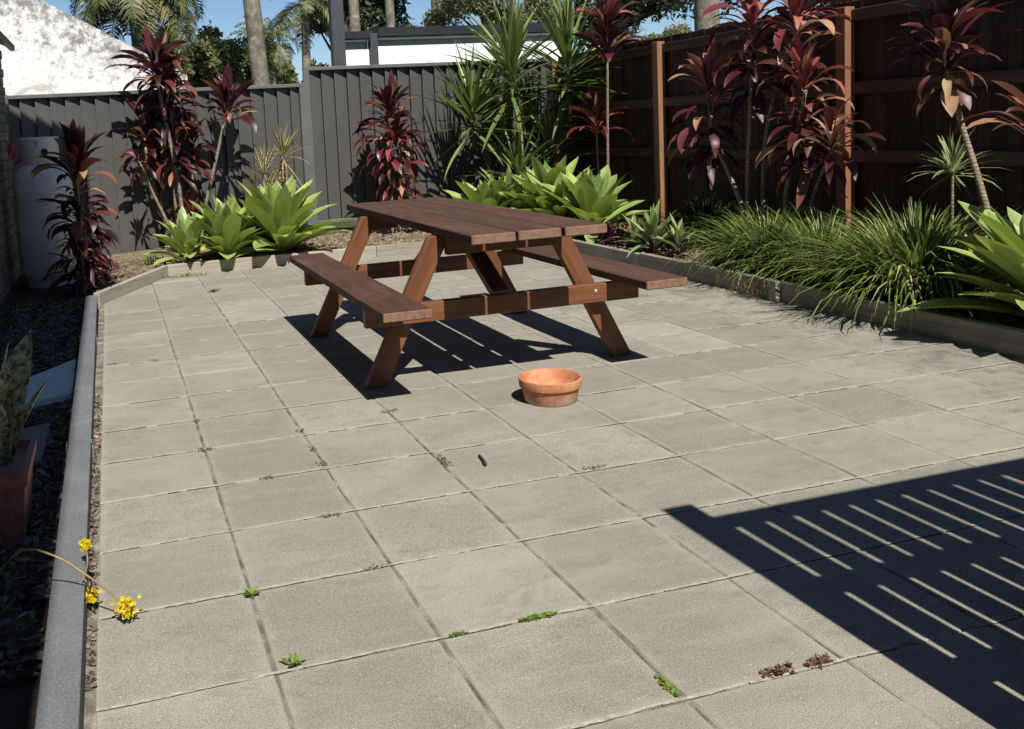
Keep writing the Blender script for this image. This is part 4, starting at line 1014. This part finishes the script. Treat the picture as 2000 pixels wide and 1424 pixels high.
# ------------------------------------------------------------------ trees behind
def frond_mesh(L, mat, seed, droop=1.5, e0=0.9, nl=46, wl=0.035):
    rs = random.Random(seed); V = []; F = []; p = Vector((0, 0, 0)); ns = 16; sp = [p.copy()]; dirs = []
    for i in range(ns):
        t = i / ns; e = e0 - droop * t ** 1.2
        d = Vector((math.cos(e), 0, math.sin(e))); dirs.append(d); p = p + d * (L / ns); sp.append(p.copy())
    for i in range(ns):
        b = len(V); r = 0.03 * (1 - i / ns) + 0.006
        for q in (sp[i], sp[i + 1]): V += [q + Vector((0, r, 0)), q - Vector((0, r, 0)), q - Vector((0, 0, r * 1.5))]
        F += [(b, b + 3, b + 4, b + 1), (b + 1, b + 4, b + 5, b + 2), (b + 2, b + 5, b + 3, b)]
    for i in range(nl):
        t = 0.10 + 0.89 * i / nl; k = min(ns - 1, int(t * ns)); q = sp[k].lerp(sp[k + 1], t * ns - k); d = dirs[k]
        for s in (-1, 1):
            ll = L * 0.30 * math.sin(math.pi * (0.12 + 0.80 * t)) * rs.uniform(0.8, 1.15)
            o = (d * 0.55 + Vector((0, s, 0)) * 0.8 + Vector((0, 0, rs.uniform(-0.15, 0.35)))).normalized()
            m1 = q + o * ll * 0.5; m2 = q + o * ll * 0.85 - Vector((0, 0, ll * rs.uniform(0.2, 0.5)))
            wv = d.normalized() * wl; b = len(V)
            V += [q - wv * .4, q + wv * .4, m1 + wv, m1 - wv, m2]
            F += [(b, b + 1, b + 2, b + 3), (b + 3, b + 2, b + 4)]
    return mesh('frond', V, F, mat)
FR = [frond_mesh(3.0, M['frond'], s, dr, e) for s, dr, e in ((1, 1.2, 1.25), (2, 1.6, 1.0), (3, 2.0, 0.75), (4, 2.2, 0.45), (5, 2.0, 0.1), (6, 1.5, -0.3))]
def palm(base, top, r, scale, nf, label, c0=0, bend=0.0):
    t = thing('palm_tree', base, label, 'palm tree', 'palms beyond the fence')
    b, p = uv(base), uv(top)
    pts = [b.lerp(p, k / 8) + Vector((bend * math.sin(math.pi * k / 8), 0, 0)) - t.location for k in range(9)]
    V, F = tube(pts, [r * (1.12 - 0.3 * k / 8) for k in range(9)], 12)
    obj('trunk', mesh('trunk', V, F, M['bark'], True), t, t.location)
    a = random.uniform(0, 6)
    for i in range(nf):
        a += 2.4 + random.uniform(-0.3, 0.3); ci = min(5, c0 + int((i / nf) * (6 - c0)))
        obj('frond', FR[ci], t, p + Vector((0, 0, random.uniform(-0.15, 0.1))), (random.uniform(-.1, .1), random.uniform(-.1, .1), a), scale * random.uniform(0.85, 1.15))
    return t
palm((11.35, 60, -0.1), (10.0, 60, 27), 0.24, 0.9, 12, 'stout grey palm trunk speckled with lichen behind the dark red crown')
palm((20.9, 92, -0.1), (21.5, 92, 16.6), 0.20, 0.72, 18, 'slim palm with drooping crown beside the dark steel post')
palm((17.9, 92, -0.1), (17.3, 92, 13.0), 0.16, 0.55, 16, 'shorter palm in front of the tree line between trunks')
palm((14.9, 80, -0.1), (14.7, 80, 10.6), 0.16, 0.50, 16, 'short palm beside the stout lichen trunk')
palm((2.6, 42, -0.1), (2.2, 42, 11.0), 0.22, 0.60, 36, 'shaggy palm hanging golden fronds behind the old white wall', 2)
palm((20.9, 70, -0.1), (20.7, 70, 27), 0.18, 0.8, 12, 'dark slim palm trunk above the black parapet')
palm((24.0, 70, -0.1), (23.8, 70, 28), 0.16, 0.8, 12, 'pale slim palm trunk above the white building')
palm((28.4, 70, -0.1), (28.0, 70, 29), 0.24, 0.8, 12, 'smooth pale palm trunk before the bright shrub crown')
palm((44.5, 56, -0.1), (44.4, 56, 28), 0.36, 0.9, 12, 'thick pale palm trunk rising behind the timber fence')

def tree(base, h, crown, mat, n, label, leaf=0.20, seed=1, trunk=0.3, nclump=26):
    rs = random.Random(seed); t = thing('tree', base, label, 'tree', 'trees beyond the fence')
    bz = uv(base); (cx, cy, cz), (rx, ry, rz) = crown
    c = Vector((cx * U, cy * U, cz * U)) - bz
    V, F = tube([Vector((0, 0, 0)), c * 0.45, c * 0.9], [trunk, trunk * 0.75, trunk * 0.3], 8)
    obj('trunk', mesh('trunk', V, F, M['barkdark'], True), t, bz)
    cl = []; LV = []; LF = []
    for i in range(nclump):
        d = Vector((rs.gauss(0, 1), rs.gauss(0, 1), rs.gauss(0, 1))).normalized() * rs.random() ** 0.45
        q = c + Vector((d.x * rx * U, d.y * ry * U, d.z * rz * U)); cl.append((q, rs.uniform(0.22, 0.42) * min(rx, rz) * U))
        if i % 2 == 0:
            v, f = tube([c * 0.6 + Vector((0, 0, rs.uniform(-.3, .3))), (c * 0.6).lerp(q, 0.5) + Vector((rs.uniform(-.3, .3), 0, 0.2)), q], [trunk * 0.3, trunk * 0.18, 0.02], 5)
            b = len(LV); LV += v; LF += [tuple(x + b for x in g_) for g_ in f]
    obj('limbs', mesh('limbs', LV, LF, M['barkdark'], True), t, bz)
    V = []; F = []
    for i in range(n):
        q, r = rs.choice(cl)
        d = Vector((rs.gauss(0, 1), rs.gauss(0, 1), rs.gauss(0, 0.8))).normalized() * r * rs.random() ** 0.4
        p = q + d; a = Vector((rs.gauss(0, 1), rs.gauss(0, 1), rs.gauss(-0.3, 0.7))).normalized(); s = a.orthogonal().normalized()
        s.rotate(Matrix.Rotation(rs.uniform(0, 6.28), 3, a)); L = leaf * rs.uniform(0.6, 1.3); b = len(V)
        V += [p, p + a * L * 0.5 + s * L * 0.22, p + a * L, p + a * L * 0.5 - s * L * 0.22]; F.append((b, b + 1, b + 2, b + 3))
    obj('crown', mesh('crown', V, F, mat), t, bz)
    return t
tree((9.5, 70, -0.1), 12, ((9.9, 70, 9.4), (3.4, 3, 3.5)), M['tree1'], 15000, 'rounded olive green tree behind the stout palm trunk', 0.17, 2)
tree((22.5, 105, -0.1), 9, ((22.0, 105, 8.2), (4.6, 4, 3.2)), M['tree1'], 9000, 'low olive tree behind the short palms', 0.24, 3)
tree((24, 100, -0.1), 20, ((29, 100, 18.5), (7, 6, 7.5)), M['tree2'], 17000, 'tall dark eucalypt above the white building', 0.30, 4)
tree((31, 64, -0.1), 14, ((31.0, 64, 12.0), (5.8, 4, 4.0)), M['tree3'], 16000, 'pale silvery tree crown between the palm trunks and yucca', 0.15, 5)
tree((46, 75, -0.1), 22, ((50, 75, 18.0), (11.5, 6, 8.2)), M['tree2'], 24000, 'large dark spreading tree over the timber fence', 0.26, 6, 0.4, 34)
tree((60, 70, -0.1), 22, ((66, 66, 20.0), (10, 6, 8.2)), M['tree2'], 16000, 'second dark tree beyond the timber fence end', 0.30, 8, 0.4)
tree((36, 50, -0.1), 8, ((36.5, 50, 7.5), (3.2, 3, 1.6)), M['tree3'], 5000, 'low yellow green shrub peeping over the timber fence', 0.13, 7, 0.1, 14)
tree((5.6, 62, -0.1), 12, ((5.9, 62, 8.6), (2.6, 3, 2.0)), M['tree1'], 9000, 'olive tree glimpsed behind the shaggy palm', 0.17, 9)
